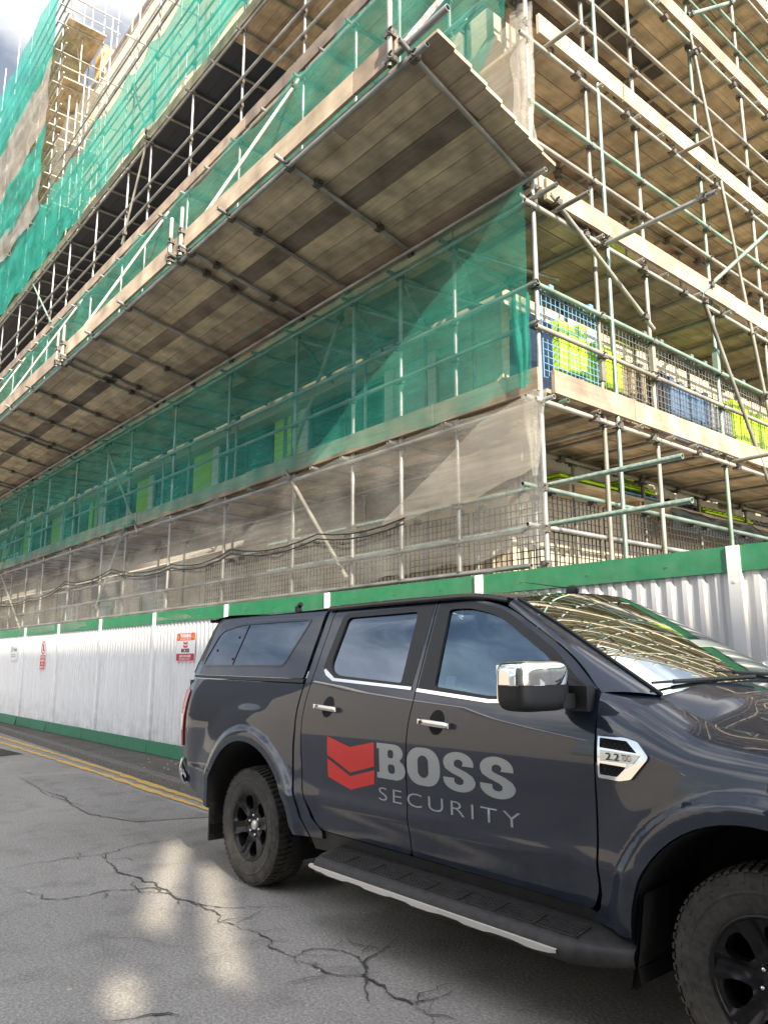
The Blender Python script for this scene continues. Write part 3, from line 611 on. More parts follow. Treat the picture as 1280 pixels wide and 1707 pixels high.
def toe(axis, a0, a1, c, z, tones, parent, mt, h=.225, name='toe_board'):
    m = MB(); k = a0 - rnd.uniform(0, 3)
    while k < a1:
        s_, e_ = max(k, a0), min(k + 3.9, a1); k += 3.9
        if e_ - s_ < .1: continue
        t = rnd.choice(tones) + rnd.uniform(-.04, .04); d = rnd.uniform(-.01, .01); zz = z + rnd.uniform(-.012, .012)
        if axis == 0: m.box((s_, c - .019 + d, zz), (e_ - .01, c + .019 + d, zz + h), 0, t)
        else: m.box((c - .019 + d, s_, zz), (c + .019 + d, e_ - .01, zz + h), 0, t)
    part(name, m, mt, parent)
LV = ['lowest boarded', 'second boarded', 'third boarded', 'fourth boarded', 'fifth boarded', 'topmost boarded']
for i, z in enumerate(DL):
    P = thing('platform', f'{LV[i]} platform of the street side scaffold, seen from below', 'platform', (-15, SY, z), 'board platforms of the scaffolds')
    m = MB(); boards(m, 0, -36 if i < 3 else -10.6, CX + (.1 if i else .05), SY + .03, z, 6 if i < 2 else 5, .215, tones=[.3, .4, .47, .53, .6, .35]); part('board_deck', m, WX, P)
    if i == 3: m = MB(); boards(m, 0, -36, -10.62, SY + .03, z, 5, tones=[0]); part('sheeted_deck', m, mat('dark_sheeting', (.022, .030, .050), .5), P)
    if i == 1: toe(0, -36, CX + .03, SY - .01, z - .02, [.5, .6, .42], P, WX, .145)
    if i != 1: toe(0, -36, CX + .03, SY - .045, z + .01, [.3, .36, .26, .33] if i != 2 else [.2, .28, .25, .33], P, WX)
P = thing('platform', 'ground lift platform hidden behind the white hoarding', 'platform', (-8, SY, 2), 'board platforms of the scaffolds')
m = MB(); boards(m, 0, -12, CX, SY + .03, 1.95, 5); part('board_deck', m, WX, P)
for i, z in enumerate(DR):
    P = thing('platform', f'{LV[i]} sunlit platform of the yard side scaffold', 'platform', (CX, 11, z), 'board platforms of the scaffolds')
    m = MB(); boards(m, 1, SY + .05, 20, CX - .03, z, 6, tones=[.3, .45, .5, .55, .62, .5, .42, .08] if i > 2 else [.3, .38, .45, .5, .55], sgn=-1)
    part('board_deck', m, WY, P)
    toe(1, SY + .1, 20, CX + .085, z + .01, [.33, .42, .38, .30], P, WY)
# ---- tilted protection fan over the street
T = math.atan(.2126)
F = thing('protection_fan', 'tilted boarded protection fan cantilevered out over the hoarding', 'protection fan', (-15, SY, 6.1))
m = MB(); boards(m, 0, -36, -3.97, SY + .02, 6.14, 8, wd=.2185, tilt=T, tones=[.16, .3, .45, .54, .6, .38, .52, .7], sgn=-1, rows=[.27, .40, .46, .54, .17, .60, .44, .40], stag=.022)
# one row of darker boards, and ragged end boards
part('board_deck', m, WX, F)
rows = {}
fan_x = [-4.28, -5.96, -7.15, -8.15, -8.42, -10.1, -11.4, -12.55, -12.85, -14.5, -15.9, -17.2, -17.5, -19.0, -20.4, -21.8, -22.1, -23.6, -25, -26.4, -27.8, -29.2, -31]
def fp(x, d, dz=0.0):   # a point of the fan plane, d metres out from its hinge line
    return Vector((x, SY + .02 - d * math.cos(T) + dz * math.sin(T) * 0, 6.14 + d * math.sin(T) + dz))
for i, x in enumerate(fan_x):
    m = MB(); m.tube(fp(x, -.12, -.035), fp(x - .02 + (.22 if i == 0 else 0), 1.93, -.035), .0245, 10, True)
    for d in (.05, 1.76): m.coupler(fp(x + (.20 if i == 0 and d > 1 else 0), d, -.07))
    for d in (.55, 1.0, 1.4):
        if i and rnd.random() < .5: m.coupler(fp(x, d, -.03))
    part('transom', m, TUBE, F)
m = MB(); m.tube(fp(-3.90, 1.78, -.085), fp(-36, 1.78, -.085), .0245, 10, True); part('edge_tube', m, TUBE, F)
m = MB(); m.tube(fp(-3.62, 1.82, .02), fp(-4.4, 1.82, .02), .03, 12, True); part('edge_tube', m, TUBE, F)
m = MB(); m.tube((-36, SY - .10, 6.08), (-4.0, SY - .10, 6.08), .0245, 8, True); part('edge_tube', m, TUBE, F)
e = fp(0, 1.78)
m = MB(); k = -36.0
while k < -4.24:
    q = min(k + 3.9, -4.22); m.box((k, e.y - .062, e.z - .01), (q - .01, e.y - .024, e.z + .225), 0, rnd.choice([.42, .36, .30, .40]) + rnd.uniform(-.04, .04)); k += 3.9
part('toe_board', m, WX, F)
for x in (-4.25, -8.20, -8.50, -12.6, -12.9, -17.3, -21.9, -26.4):
    m = MB(); m.tube((x, e.y - .10, e.z - .12), (x, e.y - .10, e.z + .52), .0245, 10, True); m.coupler((x, e.y - .09, e.z - .05)); m.coupler((x, e.y - .09, e.z + .2)); part('stub_post', m, TUBE_P, F)
for x in (-4.12, -8.2, -12.6, -17.3, -21.9, -26.4, -31):
    a = Vector((x, e.y - .05, e.z + .05)); b = Vector((x - (.0 if x > -5 else .15), SY - .08, 9.3 + (.6 if x < -5 else 0)))
    m = MB(); m.tube(a, b, .0245, 10, True); m.coupler(a.lerp(b, .95)); part('tie_tube', m, REDT if x > -5 else TUBE_P, F)
m = MB(); boards(m, 0, -5.5, -4.3, SY + .02, 6.055, 1, blen=.42, th=.03); part('packing_board', m, WX, F)
# ---- tall end tower of the scaffold
TW = thing('end_tower_scaffold', 'tall far end of the scaffold rising above the cream parapet against the sky', 'scaffold', (-24, SY, 14))
for z in (14.35, 16.4, 18.45, 20.5):
    m = MB(); boards(m, 0, -36, -21.2, SY + .03, z, 5, tones=[.6, .7, .8, .65, .45]); part('board_deck', m, WX, TW)
    for d in (.1, .62, 1.1, 1.6):
        if z + d > 22.2: continue
        m = MB(); m.tube((-21.0, SY - .03, z - .1 + d), (-36, SY - .03, z - .1 + d), .0245, 6); part('guard_rail', m, TUBE_P, TW)
    for d in (.55, 1.0):
        m = MB(); m.tube((-21.45, SY - .2, z + d), (-21.45, IY + .5, z + d), .0245, 6); part('end_rail', m, TUBE_P, TW)
    for x in (-21.5, -22.6, -23.8, -25, -26.2):
        m = MB(); m.tube((x, SY - .2, z - .05), (x, IY + .2, z - .05), .0245, 6); part('transom', m, TUBE_P, TW)
for x, y in ((-21.55, IY + .02), (-21.7, SY + .6), (-22.8, IY + .02), (-24.6, IY), (-21.55, IY + .45)):
    m = MB(); m.tube((x, y, 13.5), (x, y, 22.8), .0245, 6); part('standard', m, TUBE_P, TW)
m = MB(); m.tube((-21.3, SY, 21.6), (-22.9, IY, 19.2), .0245, 6); part('brace', m, TUBE_P, TW)
m = MB(); m.box((-22.4, IY + .1, 19.7), (-21.7, IY + .5, 20.6)); tag(part('sheet_pile', m, mat('orange_sheet', (.70, .38, .12), .6)), 'orange sheet material standing at the top of the far scaffold tower', 'sheet')
# ---- pale scaffold tubes in front of the cream parapet
PS = thing('parapet_scaffold', 'pale scaffold tubes in front of the sunlit cream parapet wall', 'scaffold', (-14, 6, 14))
for x in (-8.5, -10.2, -12.1, -14.0, -15.2, -17.1, -19.0, -20.3):
    m = MB(); m.tube((x - .3, 6.05, 12.3), (x - .3, 6.05, 18.2 + rnd.uniform(-.4, .8)), .0245, 8); part('standard', m, TUBE_P, PS)
for z in (14.9, 15.35, 16.4, 17.0, 17.45):
    m = MB(); m.tube((-7, 6.0, z), (-21.4, 6.0, z), .0245, 8); part('guard_rail', m, TUBE_P, PS)
for x in (-9.4, -11, -13, -14.6, -16.2, -18, -19.7):
    m = MB(); m.tube((x, 5.5, 16.35), (x, 6.7, 16.35), .0245, 6); part('transom', m, TUBE_P, PS)
# ================================================================ NETTING
def net(name, label, pts_top, pts_bot, y, mt, amp=.05, ties=None, sag=.12, ny=16, axis=0, seed=0, step=.11, group='debris nets on the scaffolds', diag=.9):
    """a hanging sheet between two polylines of (along, z)"""
    def it(P, a):
        for (a0, z0), (a1, z1) in zip(P, P[1:]):
            if a0 <= a <= a1: return z0 + (z1 - z0) * (a - a0) / (a1 - a0)
        return P[-1][1]
    a0, a1 = pts_top[0][0], pts_top[-1][0]; nx = int((a1 - a0) / step)
    T_ = sorted(ties or [-x for x in []])
    def f(u, v):
        a = a0 + (a1 - a0) * u; zt, zb = it(pts_top, a), it(pts_bot, a); d = 1.0
        if T_:
            lo = max([t for t in T_ if t <= a], default=a0); hi = min([t for t in T_ if t > a], default=a1)
            t = (a - lo) / max(hi - lo, .01); d = 4 * t * (1 - t); zt -= sag * d * min(1.5, (hi - lo)); zb -= sag * .6 * d * min(1.5, hi - lo)
        zb += .05 * noise.noise((a * 2.3, seed, 1)) ; z = zb + (zt - zb) * v
        w_ = noise.noise((a * .5 + z * diag * .5, z * 1.5, seed)) + .5 * noise.noise((a * 1.1 + z * diag, z * 4.0, seed + 3)) + .12 * noise.noise((a * 5 + z * 4, z * 7, seed + 5))
        w_ += .35 * math.sin(a * 9 + z * 5 + 3 * noise.noise((a, z, seed))) * max(0, .9 - d)
        off = amp * w_ * (.35 + .65 * d)
        return (a, y + off, z) if axis == 0 else (y + off, a, z)
    m = MB(); m.grid(f, nx, ny); return tag(part(name, m, mt), label, 'netting', group)
tx = sorted(XS)
net('debris_net', 'green debris net hanging from the protection fan down to the lowest toe board', [(-36, 6.02), (CX + .02, 6.02)], [(-36, 3.98), (-7.1, 3.98), (-5.6, 3.93), (CX - .1, 4.02)], SY - .15, NET_G, .065, tx, .05, seed=1)
net('debris_net', 'torn grey debris net hanging below the lowest toe board over the hoarding', [(-36, 3.90), (CX + .12, 3.90)], [(-36, 2.2), (-8.5, 2.2), (-7.2, 2.35), (CX + .05, 2.5)], SY - .17, NET_W, .08, tx, .05, seed=2)
net('debris_net', 'green debris net directly above the tilted protection fan', [(-36, 9.95), (-5.4, 9.95), (CX - .1, 9.3)], [(-36, 6.3), (-5.6, 6.3), (-5.3, 7.0), (CX - .1, 8.0)], SY - .18, NET_G, .06, tx, .16, seed=3, ny=22)
net('debris_net', 'long green debris net below the cream parapet and above the dark windows', [(-36, 14.45), (-3.9, 14.45)], [(-36, 12.35), (-3.9, 12.35)], SY - .20, NET_GD, .055, tx, .22, seed=4)
net('debris_net', 'thin whitish netting in front of the cream parapet wall', [(-21.4, 16.6), (-3.9, 16.6)], [(-21.4, 14.2), (-3.9, 14.2)], SY - .02, NET_C, .08, tx, .2, seed=5)
net('debris_net', 'topmost bright green net on the far scaffold tower against the sky', [(-36, 22.4), (-21.55, 22.1)], [(-36, 19.0), (-21.55, 19.1)], SY - .24, NET_GD, .05, tx, .1, seed=6)
net('debris_net', 'upper grey net on the far scaffold tower below the bright green one', [(-36, 19.1), (-21.55, 19.3)], [(-36, 16.6), (-21.55, 17.0)], SY - .26, NET_WD, .10, tx, .12, seed=7)
net('debris_net', 'bunched green net midway up the far scaffold tower', [(-36, 16.9), (-21.55, 17.1)], [(-36, 14.9), (-24, 15.0), (-21.55, 15.3)], SY - .26, NET_GD, .10, tx, .15, seed=8)
net('debris_net', 'lower grey net at the foot of the far scaffold tower', [(-36, 15.1), (-21.55, 15.4)], [(-36, 14.2), (-21.55, 14.2)], SY - .26, NET_WD, .10, tx, .15, seed=9)
net('debris_net', 'sunlit beige net hanging loose at the corner behind the fan end', [(-5.75, 8.0), (CX + .06, 8.0)], [(-5.75, 6.6), (-5.0, 6.35), (CX + .06, 6.15)], SY - .07, NET_CR, .14, [-5.33, CX], .05, seed=11)
net('debris_net', 'beige net patch drawn as the sunlit triangle under the lowest toe board at the corner', [(-6.3, 3.0), (-4.85, 3.80), (-4.18, 3.90)], [(-6.3, 2.96), (-5.3, 3.04), (-4.6, 3.10), (-4.18, 3.2)], SY - .19, NET_CR, .04, [-6.2, CX], .02, seed=12, step=.05)  # sun patch on the grey net, put in as a denser beige sheet
# gathered swags hanging on the corner post
def swag(label, mt, x, y, z0, z1, r0, r1, seed):
    def f(u, v):
        z = z0 + (z1 - z0) * v; t = u * 2 * math.pi; r_ = (r0 + (r1 - r0) * v) * (1 + .35 * math.sin(5 * t + seed) + .3 * noise.noise((math.cos(t) * 2, math.sin(t) * 2 + seed, z * 3)))
        return (x + r_ * math.cos(t) + .05 * noise.noise((z * 2, seed, 0)), y + .55 * r_ * math.sin(t) + .04 * noise.noise((z * 2, 0, seed)), z)
    m = MB(); m.grid(f, 40, 26); tag(part('gathered_net', m, mt), label, 'netting', 'gathered nets on the corner post')
swag('pale net gathered round the corner post under the lowest toe board', NET_C, CX - .02, SY - .08, 3.15, 3.93, .02, .11, 1)
swag('pale twisted net hanging down the corner post beside the fan end', NET_C, CX + .0, SY - .06, 6.10, 8.05, .09, .11, 2)
swag('green net bunched loosely beside the corner post above the lowest toe board', NET_G, CX - .10, SY - .12, 4.0, 4.9, .03, .10, 4)
# cables sagging along the street scaffold
for k, (dz, lb) in enumerate(((0, 'upper of two black cables sagging along the grey net'), (-.06, 'lower of two black cables sagging along the grey net'))):
    m = MB(); P = [(-36, 3.2), (-22.4, 3.1), (-19.2, 2.98), (-16.7, 3.18), (-14.1, 3.2), (-11.5, 3.04), (-9.6, 3.07), (-7.5, 3.02), (-5.6, 3.05)]; Q = []
    for (a, z), (a2, z2) in zip(P, P[1:]):
        for t in range(6): u = t / 6; Q.append((a + (a2 - a) * u, SY - .2, z + (z2 - z) * u - .10 * 4 * u * (1 - u) + dz))
    for a, b in zip(Q, Q[1:]): m.tube(a, b, .009, 5)
    tag(part('cable', m, CABLE), lb, 'cable')
# ================================================================ BRICK GUARDS AND STACKS
def guard(label, a, b, c, z0, z1, mt, axis, group, pitch=.066):
    """wire mesh brick guard hooked on the guard rail"""
    m = MB(); n = int((b - a) / pitch); h = z1 - z0; k = int(h / pitch); wv = .0042 if mt is BLACKW else .0028
    P = (lambda s, z, o=0: (s, c + o, z)) if axis == 0 else (lambda s, z, o=0: (c + o, s, z))
    bow = lambda s: .012 * math.sin((s - a) * 5)
    for i in range(n + 1):
        s = a + (b - a) * i / n; w_ = wv * (1.8 if i in (0, n) else 1)
        p, q = P(s - w_, z0, bow(s) - wv), P(s + w_, z1, bow(s) + wv); m.box(p, q)
    for j in range(k + 1):
        z = z0 + h * j / k; m.box(P(a, z - wv, .008), P(b, z + wv, .013))
    for s in (a + .12, b - .12): m.box(P(s - .03, z1 - .01, -.03), P(s + .03, z1 + .045, .04))
    tag(part('brick_guard', m, mt), label, 'brick guard', group)
G1 = 'wire brick guards on the yard side rail'
ys = [(5.52, 6.40, BLUEP, 'light blue mesh brick guard next to the corner post'), (6.52, 7.40, GREYW, 'grey mesh brick guard right of the blue one, over the lime boards')] + \
     [(7.50 + .98 * k, 8.40 + .98 * k, GREYW, f'grey mesh brick guard on the yard rail, {ORD[k+2]} from the corner') for k in range(9)]
for a, b, mt, lb in ys: guard(lb, a, b, CX + .0, 4.12, 5.03, mt, 1, G1)
for k in range(9):
    guard(f'black mesh brick guard low on the yard side, {ORD[k]} from the corner post' if k else 'black mesh brick guard low on the yard side beside the corner post', 5.55 + .95 * k, 6.43 + .95 * k, CX - .10, 2.0, 3.02, BLACKW, 1, 'black brick guards above the hoarding')
for k in range(7):
    guard(f'black mesh brick guard behind the grey net, {ORD[k]} from the corner post', CX - .97 - .95 * k, CX - .08 - .95 * k, SY + .10, 2.05, 2.98, BLACKW, 0, 'black brick guards above the hoarding')
def stack(label, cat, x0, x1, y0, y1, z0, z1, mt, ribs=True, n=6, name='insulation_stack', lean=0.0):
    """standing sheets leaned together, each sheet of a slightly different height"""
    m = MB(); d = (y1 - y0) / n
    for i in range(n):
        h = z1 - rnd.uniform(0, .10); dx = rnd.uniform(-.02, .02)
        m.obox(((x0 + x1) / 2 + dx, y0 + d * (i + .5), (z0 + h) / 2), ((x1 - x0) / 2, 0, 0), (0, d / 2 - .008, rnd.uniform(-.006, .006)), (rnd.uniform(-.01, .02), lean, (h - z0) / 2))
    tag(part(name, m, mt), label, cat)
zd = DR[0] + .045
stack('navy plastic wrapped bundle behind the blue brick guard', 'bundle', -4.75, -4.5, 5.62, 6.0, zd, 4.95, NAVY, n=2, name='wrapped_bundle')
stack('lime green boards leaning behind the blue brick guard', 'boards', -4.72, -4.45, 6.06, 6.52, zd + .42, 5.0, LIMEB, n=3, name='insulation_board')
stack('olive lower bundle under the first lime boards', 'boards', -4.74, -4.47, 6.04, 6.55, zd, 4.4, OLIVE, n=3, name='insulation_board')
stack('lime green boards behind the second brick guard', 'boards', -4.72, -4.45, 6.68, 7.15, zd + .40, 4.92, LIMEB, n=3, name='insulation_board')
stack('olive lower bundle behind the second brick guard', 'boards', -4.74, -4.47, 6.66, 7.1, zd, 4.38, OLIVE, n=3, name='insulation_board')
stack('tan sheets standing right of the second lime boards', 'boards', -4.75, -4.47, 7.2, 7.7, zd, 4.85, TANP, n=5, name='timber_sheet')
stack('black wrapped sheets between the tan and the blue stacks', 'bundle', -4.75, -4.47, 7.75, 8.1, zd, 4.88, BLACKP, n=4, name='wrapped_bundle')
stack('blue grey plastic wrapped stack on the lowest yard platform', 'bundle', -4.78, -4.47, 8.15, 9.1, zd, 4.85, mat('slate_blue_wrap', (.08, .14, .24), .3), n=8, name='wrapped_bundle')
stack('grey wrapped sheets right of the blue grey stack', 'bundle', -4.78, -4.47, 9.15, 9.7, zd, 4.8, WRAP, n=5, name='wrapped_bundle')
stack('lime green boards at the fifth brick guard', 'boards', -4.72, -4.45, 9.75, 10.15, zd + .2, 4.95, LIMEB, n=3, name='insulation_board')
stack('tall lime green boards near the right edge of the picture', 'boards', -4.72, -4.45, 10.3, 10.7, zd + .35, 4.9, LIMEB, n=3, name='insulation_board')
stack('tan and grey sheets near the right edge of the lowest yard platform', 'boards', -4.75, -4.47, 10.75, 12.4, zd, 4.8, TANP, n=11, name='timber_sheet')
stack('charcoal sheets at the far end of the lowest yard platform', 'bundle', -4.75, -4.47, 12.5, 14.5, zd, 4.75, GREYW, n=10, name='wrapped_bundle')
def flat_stack(label, y0, y1, z, h, mt, n=2, name='insulation_sheet'):
    m = MB()
    for i in range(n):
        d = rnd.uniform(-.03, .03)
        m.grid(lambda u, v: (BX + .02 + .32 * v + d, y0 + (y1 - y0) * u, z + (i + .9) * h / n + .012 * math.sin(u * (y1 - y0) * 40)), 90, 1, False)
        m.box((BX + .02 + d, y0, z + i * h / n), (BX + .34 + d, y1, z + (i + .9) * h / n - .014))
    tag(part(name, m, mt), label, 'sheet', None)
m = MB()
for y in (7.4, 8.9, 10.4, 11.9, 13.4): m.box((BX, y, 3.50), (BX + .40, y + .05, 3.58))
m.box((BX + .005, 7.2, 3.58), (BX + .42, 15, 3.62)); tag(part('timber_shelf', m, WY), 'timber shelf along the yard wall carrying green and blue sheets', 'shelf')
flat_stack('lime ribbed sheet nearest the corner on the yard wall shelf', 7.3, 8.5, 3.625, .10, LIMEB)
flat_stack('lime ribbed sheet on top of the blue bundle', 8.55, 9.4, 3.74, .08, LIMEB)
flat_stack('blue wrapped flat bundle under a lime ribbed sheet', 8.6, 9.7, 3.625, .10, BLUEP)
flat_stack('dark wrapped flat bundle in the middle of the yard wall shelf', 9.75, 10.6, 3.625, .12, NAVY)
flat_stack('lime ribbed sheet at the far end of the yard wall shelf', 10.7, 12.2, 3.66, .09, LIMEB)
flat_stack('clear wrapped flat bundle under the far lime sheet', 12.25, 14, 3.625, .12, WRAP)
def tarp(u, v): return (BX + .45 + .06 * noise.noise((u * 9, v * 3, 2)), 9.6 + 3.6 * u, 3.58 - .30 * v + .04 * noise.noise((u * 7, v, 5)))
m = MB(); m.grid(tarp, 40, 8); tag(part('tarpaulin', m, mat('dark_green_tarp', (.035, .045, .035), .45)), 'dark green tarpaulin draped over the front of the shelf', 'tarpaulin')
# ================================================================ OPPOSITE SIDE OF THE STREET (shades the road, seen in reflections)
OB = thing('terrace', 'pale stock brick terrace across the street seen in the truck windows, with an added sun screen on its roof', 'building', (0, -12, 0))
fy = -3.4
OXB = 30.0
m = MB(); m.box((-4, fy - 8, 0), (OXB, fy, 7.38)); part('wall', m, BRICK, OB)
m = MB(); m.box((-4, fy - .6, 7.39), (2, fy - .3, 9.3)); part('attic_wall', m, BRICK, OB)
LB = thing('gabled_house', 'tall tan house with white edged gable beyond the empty lot across the street', 'building', (-30, -16, 0))
m = MB(); gx = -20.0
m.add([(gx, -5.5, 0), (gx, -21, 0), (gx, -21, 7.0), (gx, -12, 10.2), (gx, -5.5, 8.4), (-48, -5.5, 0), (-48, -21, 0), (-48, -21, 7.0), (-48, -12, 10.2), (-48, -5.5, 8.4)],
      [(0, 1, 2, 3, 4), (9, 8, 7, 6, 5), (0, 4, 9, 5), (1, 6, 7, 2), (2, 7, 8, 3), (3, 8, 9, 4)]); part('wall', m, BRICK, LB)
m = MB()
for a, b in (((-5.3, 8.45), (-12, 10.35)), ((-12, 10.35), (-21.2, 7.05))): m.tube((gx + .05, a[0], a[1]), (gx + .05, b[0], b[1]), .13, 4)
part('white_verge', m, HPOST, LB)
# added tall roof screen, unseen: slanting gaps shaped to let sun streaks reach road
y0, y1 = fy - .5, fy - .4; TOP = 19.0
SL = [((12.92, 10.50), (11.10, 7.80)), ((14.75, 13.2), (13.33, 11.0)), ((15.16, 12.9), (14.20, 10.95))]
m = MB(); z = 7.39; st_z = .07
while z < 13.35:
    zz = z + st_z; x = 2.0
    for (ua, za), (ub, zb) in SL:
        if zb <= z + st_z / 2 <= za:
            u = ub + (ua - ub) * (z + st_z / 2 - zb) / (za - zb)
            m.box((x, y0, z), (u - .245, y1, zz)); x = u + .245
    m.box((x, y0, z), (OXB, y1, zz)); z = zz
m.box((2.0, y0, z), (OXB, y1, TOP)); part('added_streak_screen', m, CONC, OB)

for k in range(9):
    for z in (1.0, 4.2, 7.2):
        x = -3 + 3.3 * k
        m = MB(); m.box((x, fy, z), (x + 1.3, fy + .05, z + 1.9)); o = part('window', m, FRAMEW, OB)
        g = MB(); g.box((x + .08, fy + .051, z + .08), (x + 1.22, fy + .06, z + 1.82)); part('pane', g, GLASS_B, o)

# ================================================================ PICKUP TRUCK
CY = 3.84
K = thing('pickup_truck', 'dark blue grey double cab pickup with hardtop, red chevron logo and grey door lettering', 'pickup truck', (-3.2, CY, 0))
PW = [(.20, .84), (.42, .885), (.50, .900), (.60, .914), (.67, .930), (.74, .926), (.86, .930), (1.00, .936), (1.12, .933), (1.19, .922), (1.27, .900), (1.36, .868), (1.46, .828), (1.60, .772), (1.72, .722), (1.80, .690), (1.85, .662), (1.88, .625), (1.92, .56)]
def W0(z):
    n = len(PW)
    if z <= PW[0][0]: return PW[0][1]
    for i in range(n - 1):
        z0, w0 = PW[i]; z1, w1 = PW[i + 1]
        if z <= z1:
            def sl(j):
                if j <= 0 or j >= n - 1: return (PW[min(j + 1, n - 1)][1] - PW[max(j - 1, 0)][1]) / (PW[min(j + 1, n - 1)][0] - PW[max(j - 1, 0)][0])
                a = (PW[j][1] - PW[j - 1][1]) / (PW[j][0] - PW[j - 1][0]); b = (PW[j + 1][1] - PW[j][1]) / (PW[j + 1][0] - PW[j][0]); return (a + b) / 2
            h = z1 - z0; t = (z - z0) / h; m0, m1 = sl(i) * h, sl(i + 1) * h
            return (2 * t**3 - 3 * t**2 + 1) * w0 + (t**3 - 2 * t**2 + t) * m0 + (-2 * t**3 + 3 * t**2) * w1 + (t**3 - t**2) * m1
    return PW[-1][1]
HUBS = ((-4.94, .395, .565), (-1.38, .395, .535))
def ss(a, b, t): t = min(1, max(0, (t - a) / (b - a))); return t * t * (3 - 2 * t)
def Wx(x, z):
    w_ = W0(z)
    for i, (hx, hz, hr) in enumerate(HUBS):
        r_ = math.hypot(x - hx, (z - hz) * (1.0 if z > hz else .8))
        if z < 1.3:
            k = 1 - ss(1.15, 1.28, z)
            w_ += .030 * (1 - ss(hr + .045, hr + .125, r_)) * k + .034 * (1 - ss(hr + .06, hr + .34, r_)) * k
    if x > -1.3: w_ -= .16 * ss(-1.2, -.45, x) ** 1.5
    if x < -5.7: w_ -= .05 * ss(5.75, 6.15, -x) ** 2
    if -3.4 < x < -2.2:  # low scallop of the front door
        d = (z - (.66 + .05 * (x + 3.3)))
        w_ -= .006 * math.exp(-(d / .03) ** 2) * ss(-3.4, -2.9, x) * (1 - ss(-2.5, -2.2, x))
    return w_
def S3(x, z, side=-1, off=0.0): return Vector((x, CY + side * (Wx(x, z) + off), z))
def SN(x, z, side=-1):
    e = .004; a = S3(x + e, z, side) - S3(x - e, z, side); b = S3(x, z + e, side) - S3(x, z - e, side)
    n = a.cross(b).normalized(); return n if n.y * side > 0 else -n
def dens(P, st=.025, closed=True):
    Q = []; n = len(P)
    for i in range(n if closed else n - 1):
        a, b = P[i], P[(i + 1) % n]; k = max(1, int(math.hypot(b[0] - a[0], b[1] - a[1]) / st))
        for j in range(k): Q.append((a[0] + (b[0] - a[0]) * j / k, a[1] + (b[1] - a[1]) * j / k))
    if not closed: Q.append(P[-1])
    return Q
def rnd_poly(P, r_=.03, n=5):
    Q = []; N_ = len(P)
    for i in range(N_):
        p = Vector(P[i][:2]); a = Vector(P[i - 1][:2]); b = Vector(P[(i + 1) % N_][:2]); rr = P[i][2] if len(P[i]) > 2 else r_
        if rr <= 0: Q.append(tuple(p)); continue
        da, db = (a - p), (b - p); ra = min(rr, da.length * .45, db.length * .45); pa = p + da.normalized() * ra; pb = p + db.normalized() * ra
        for t in range(n + 1): u = t / n; q = pa * (1 - u) ** 2 + p * 2 * u * (1 - u) + pb * u * u; Q.append((q.x, q.y))
    return Q
def inside(p, P):
    x, y = p; c = False; j = len(P) - 1
    for i in range(len(P)):
        if (P[i][1] > y) != (P[j][1] > y) and x < (P[j][0] - P[i][0]) * (y - P[i][1]) / (P[j][1] - P[i][1]) + P[i][0]: c = not c
        j = i
    return c
def near(p, P, d):
    return any((p[0] - q[0]) ** 2 + (p[1] - q[1]) ** 2 < d * d for q in P)
def panel(name, outline, m_, parent, holes=(), side=-1, off=0.0, rim=.022, st=.03, hrim=None, bst=.022, nflat=False):
    """a body panel: a sheet cut to its outline, curved with the body side, edges folded inward"""
    loops = [dens(outline, bst)] + [dens(h, bst) for h in holes]
    V = []; E = []
    for lp in loops:
        k = len(V); V += lp; E += [(k + i, k + (i + 1) % len(lp)) for i in range(len(lp))]
    xs_ = [p[0] for p in loops[0]]; zs_ = [p[1] for p in loops[0]]
    gx = int((max(xs_) - min(xs_)) / st) + 1; gz = int((max(zs_) - min(zs_)) / st) + 1; bd = list(V)
    for i in range(gx + 1):
        for j in range(gz + 1):
            p = (min(xs_) + i * st + .0007 * (j % 3), min(zs_) + j * st + .0005 * (i % 3))
            if inside(p, loops[0]) and not any(inside(p, h) for h in loops[1:]) and not near(p, bd, st * .5): V.append(p)
    vv, _, ff, *_r = delaunay_2d_cdt([Vector(p) for p in V], E, [], 0, 1e-6)
    tris = []
    for f in ff:
        c = (sum(vv[i].x for i in f) / 3, sum(vv[i].y for i in f) / 3)
        if inside(c, loops[0]) and not any(inside(c, h) for h in loops[1:]): tris.append(list(f))
    pts = [S3(v.x, v.y, side, off) for v in vv]; nrm = [SN(v.x, v.y, side) for v in vv]
    out = []
    for f in tris:
        n_ = (pts[f[1]] - pts[f[0]]).cross(pts[f[2]] - pts[f[0]]); out.append(f if n_.y * side > 0 else f[::-1])
    nv = len(pts); faces = list(out); normals = [tuple(n) for n in nrm]; verts = [tuple(p) for p in pts]
    for li, lp in enumerate(loops):
        rr = rim if li == 0 or hrim is None else hrim
        if not rr: continue
        k = len(verts); n_ = len(lp)
        for (a, b) in lp:
            p = S3(a, b, side, off); verts.append(tuple(p)); normals.append(None)
        for (a, b) in lp:
            p = S3(a, b, side, off); verts.append((p.x, p.y - side * rr, p.z)); normals.append(None)
        for i in range(n_): faces.append([k + i, k + (i + 1) % n_, k + n_ + (i + 1) % n_, k + n_ + i])
    me = bpy.data.meshes.new(name); me.from_pydata(verts, [], faces); me.update()
    me.polygons.foreach_set('use_smooth', [i < len(out) for i in range(len(faces))])
    ln = []
    for p in me.polygons:
        for vi in p.vertices: ln.append(normals[vi] if normals[vi] is not None else tuple(p.normal))
    me.normals_split_custom_set(ln)
    return newobj(name, me, m_, parent)
def arc(hx, hz, r_, a0, a1, n=28): return [(hx + r_ * math.cos(math.radians(a0 + (a1 - a0) * i / n)), hz + r_ * math.sin(math.radians(a0 + (a1 - a0) * i / n))) for i in range(n + 1)]
hr, hf = HUBS
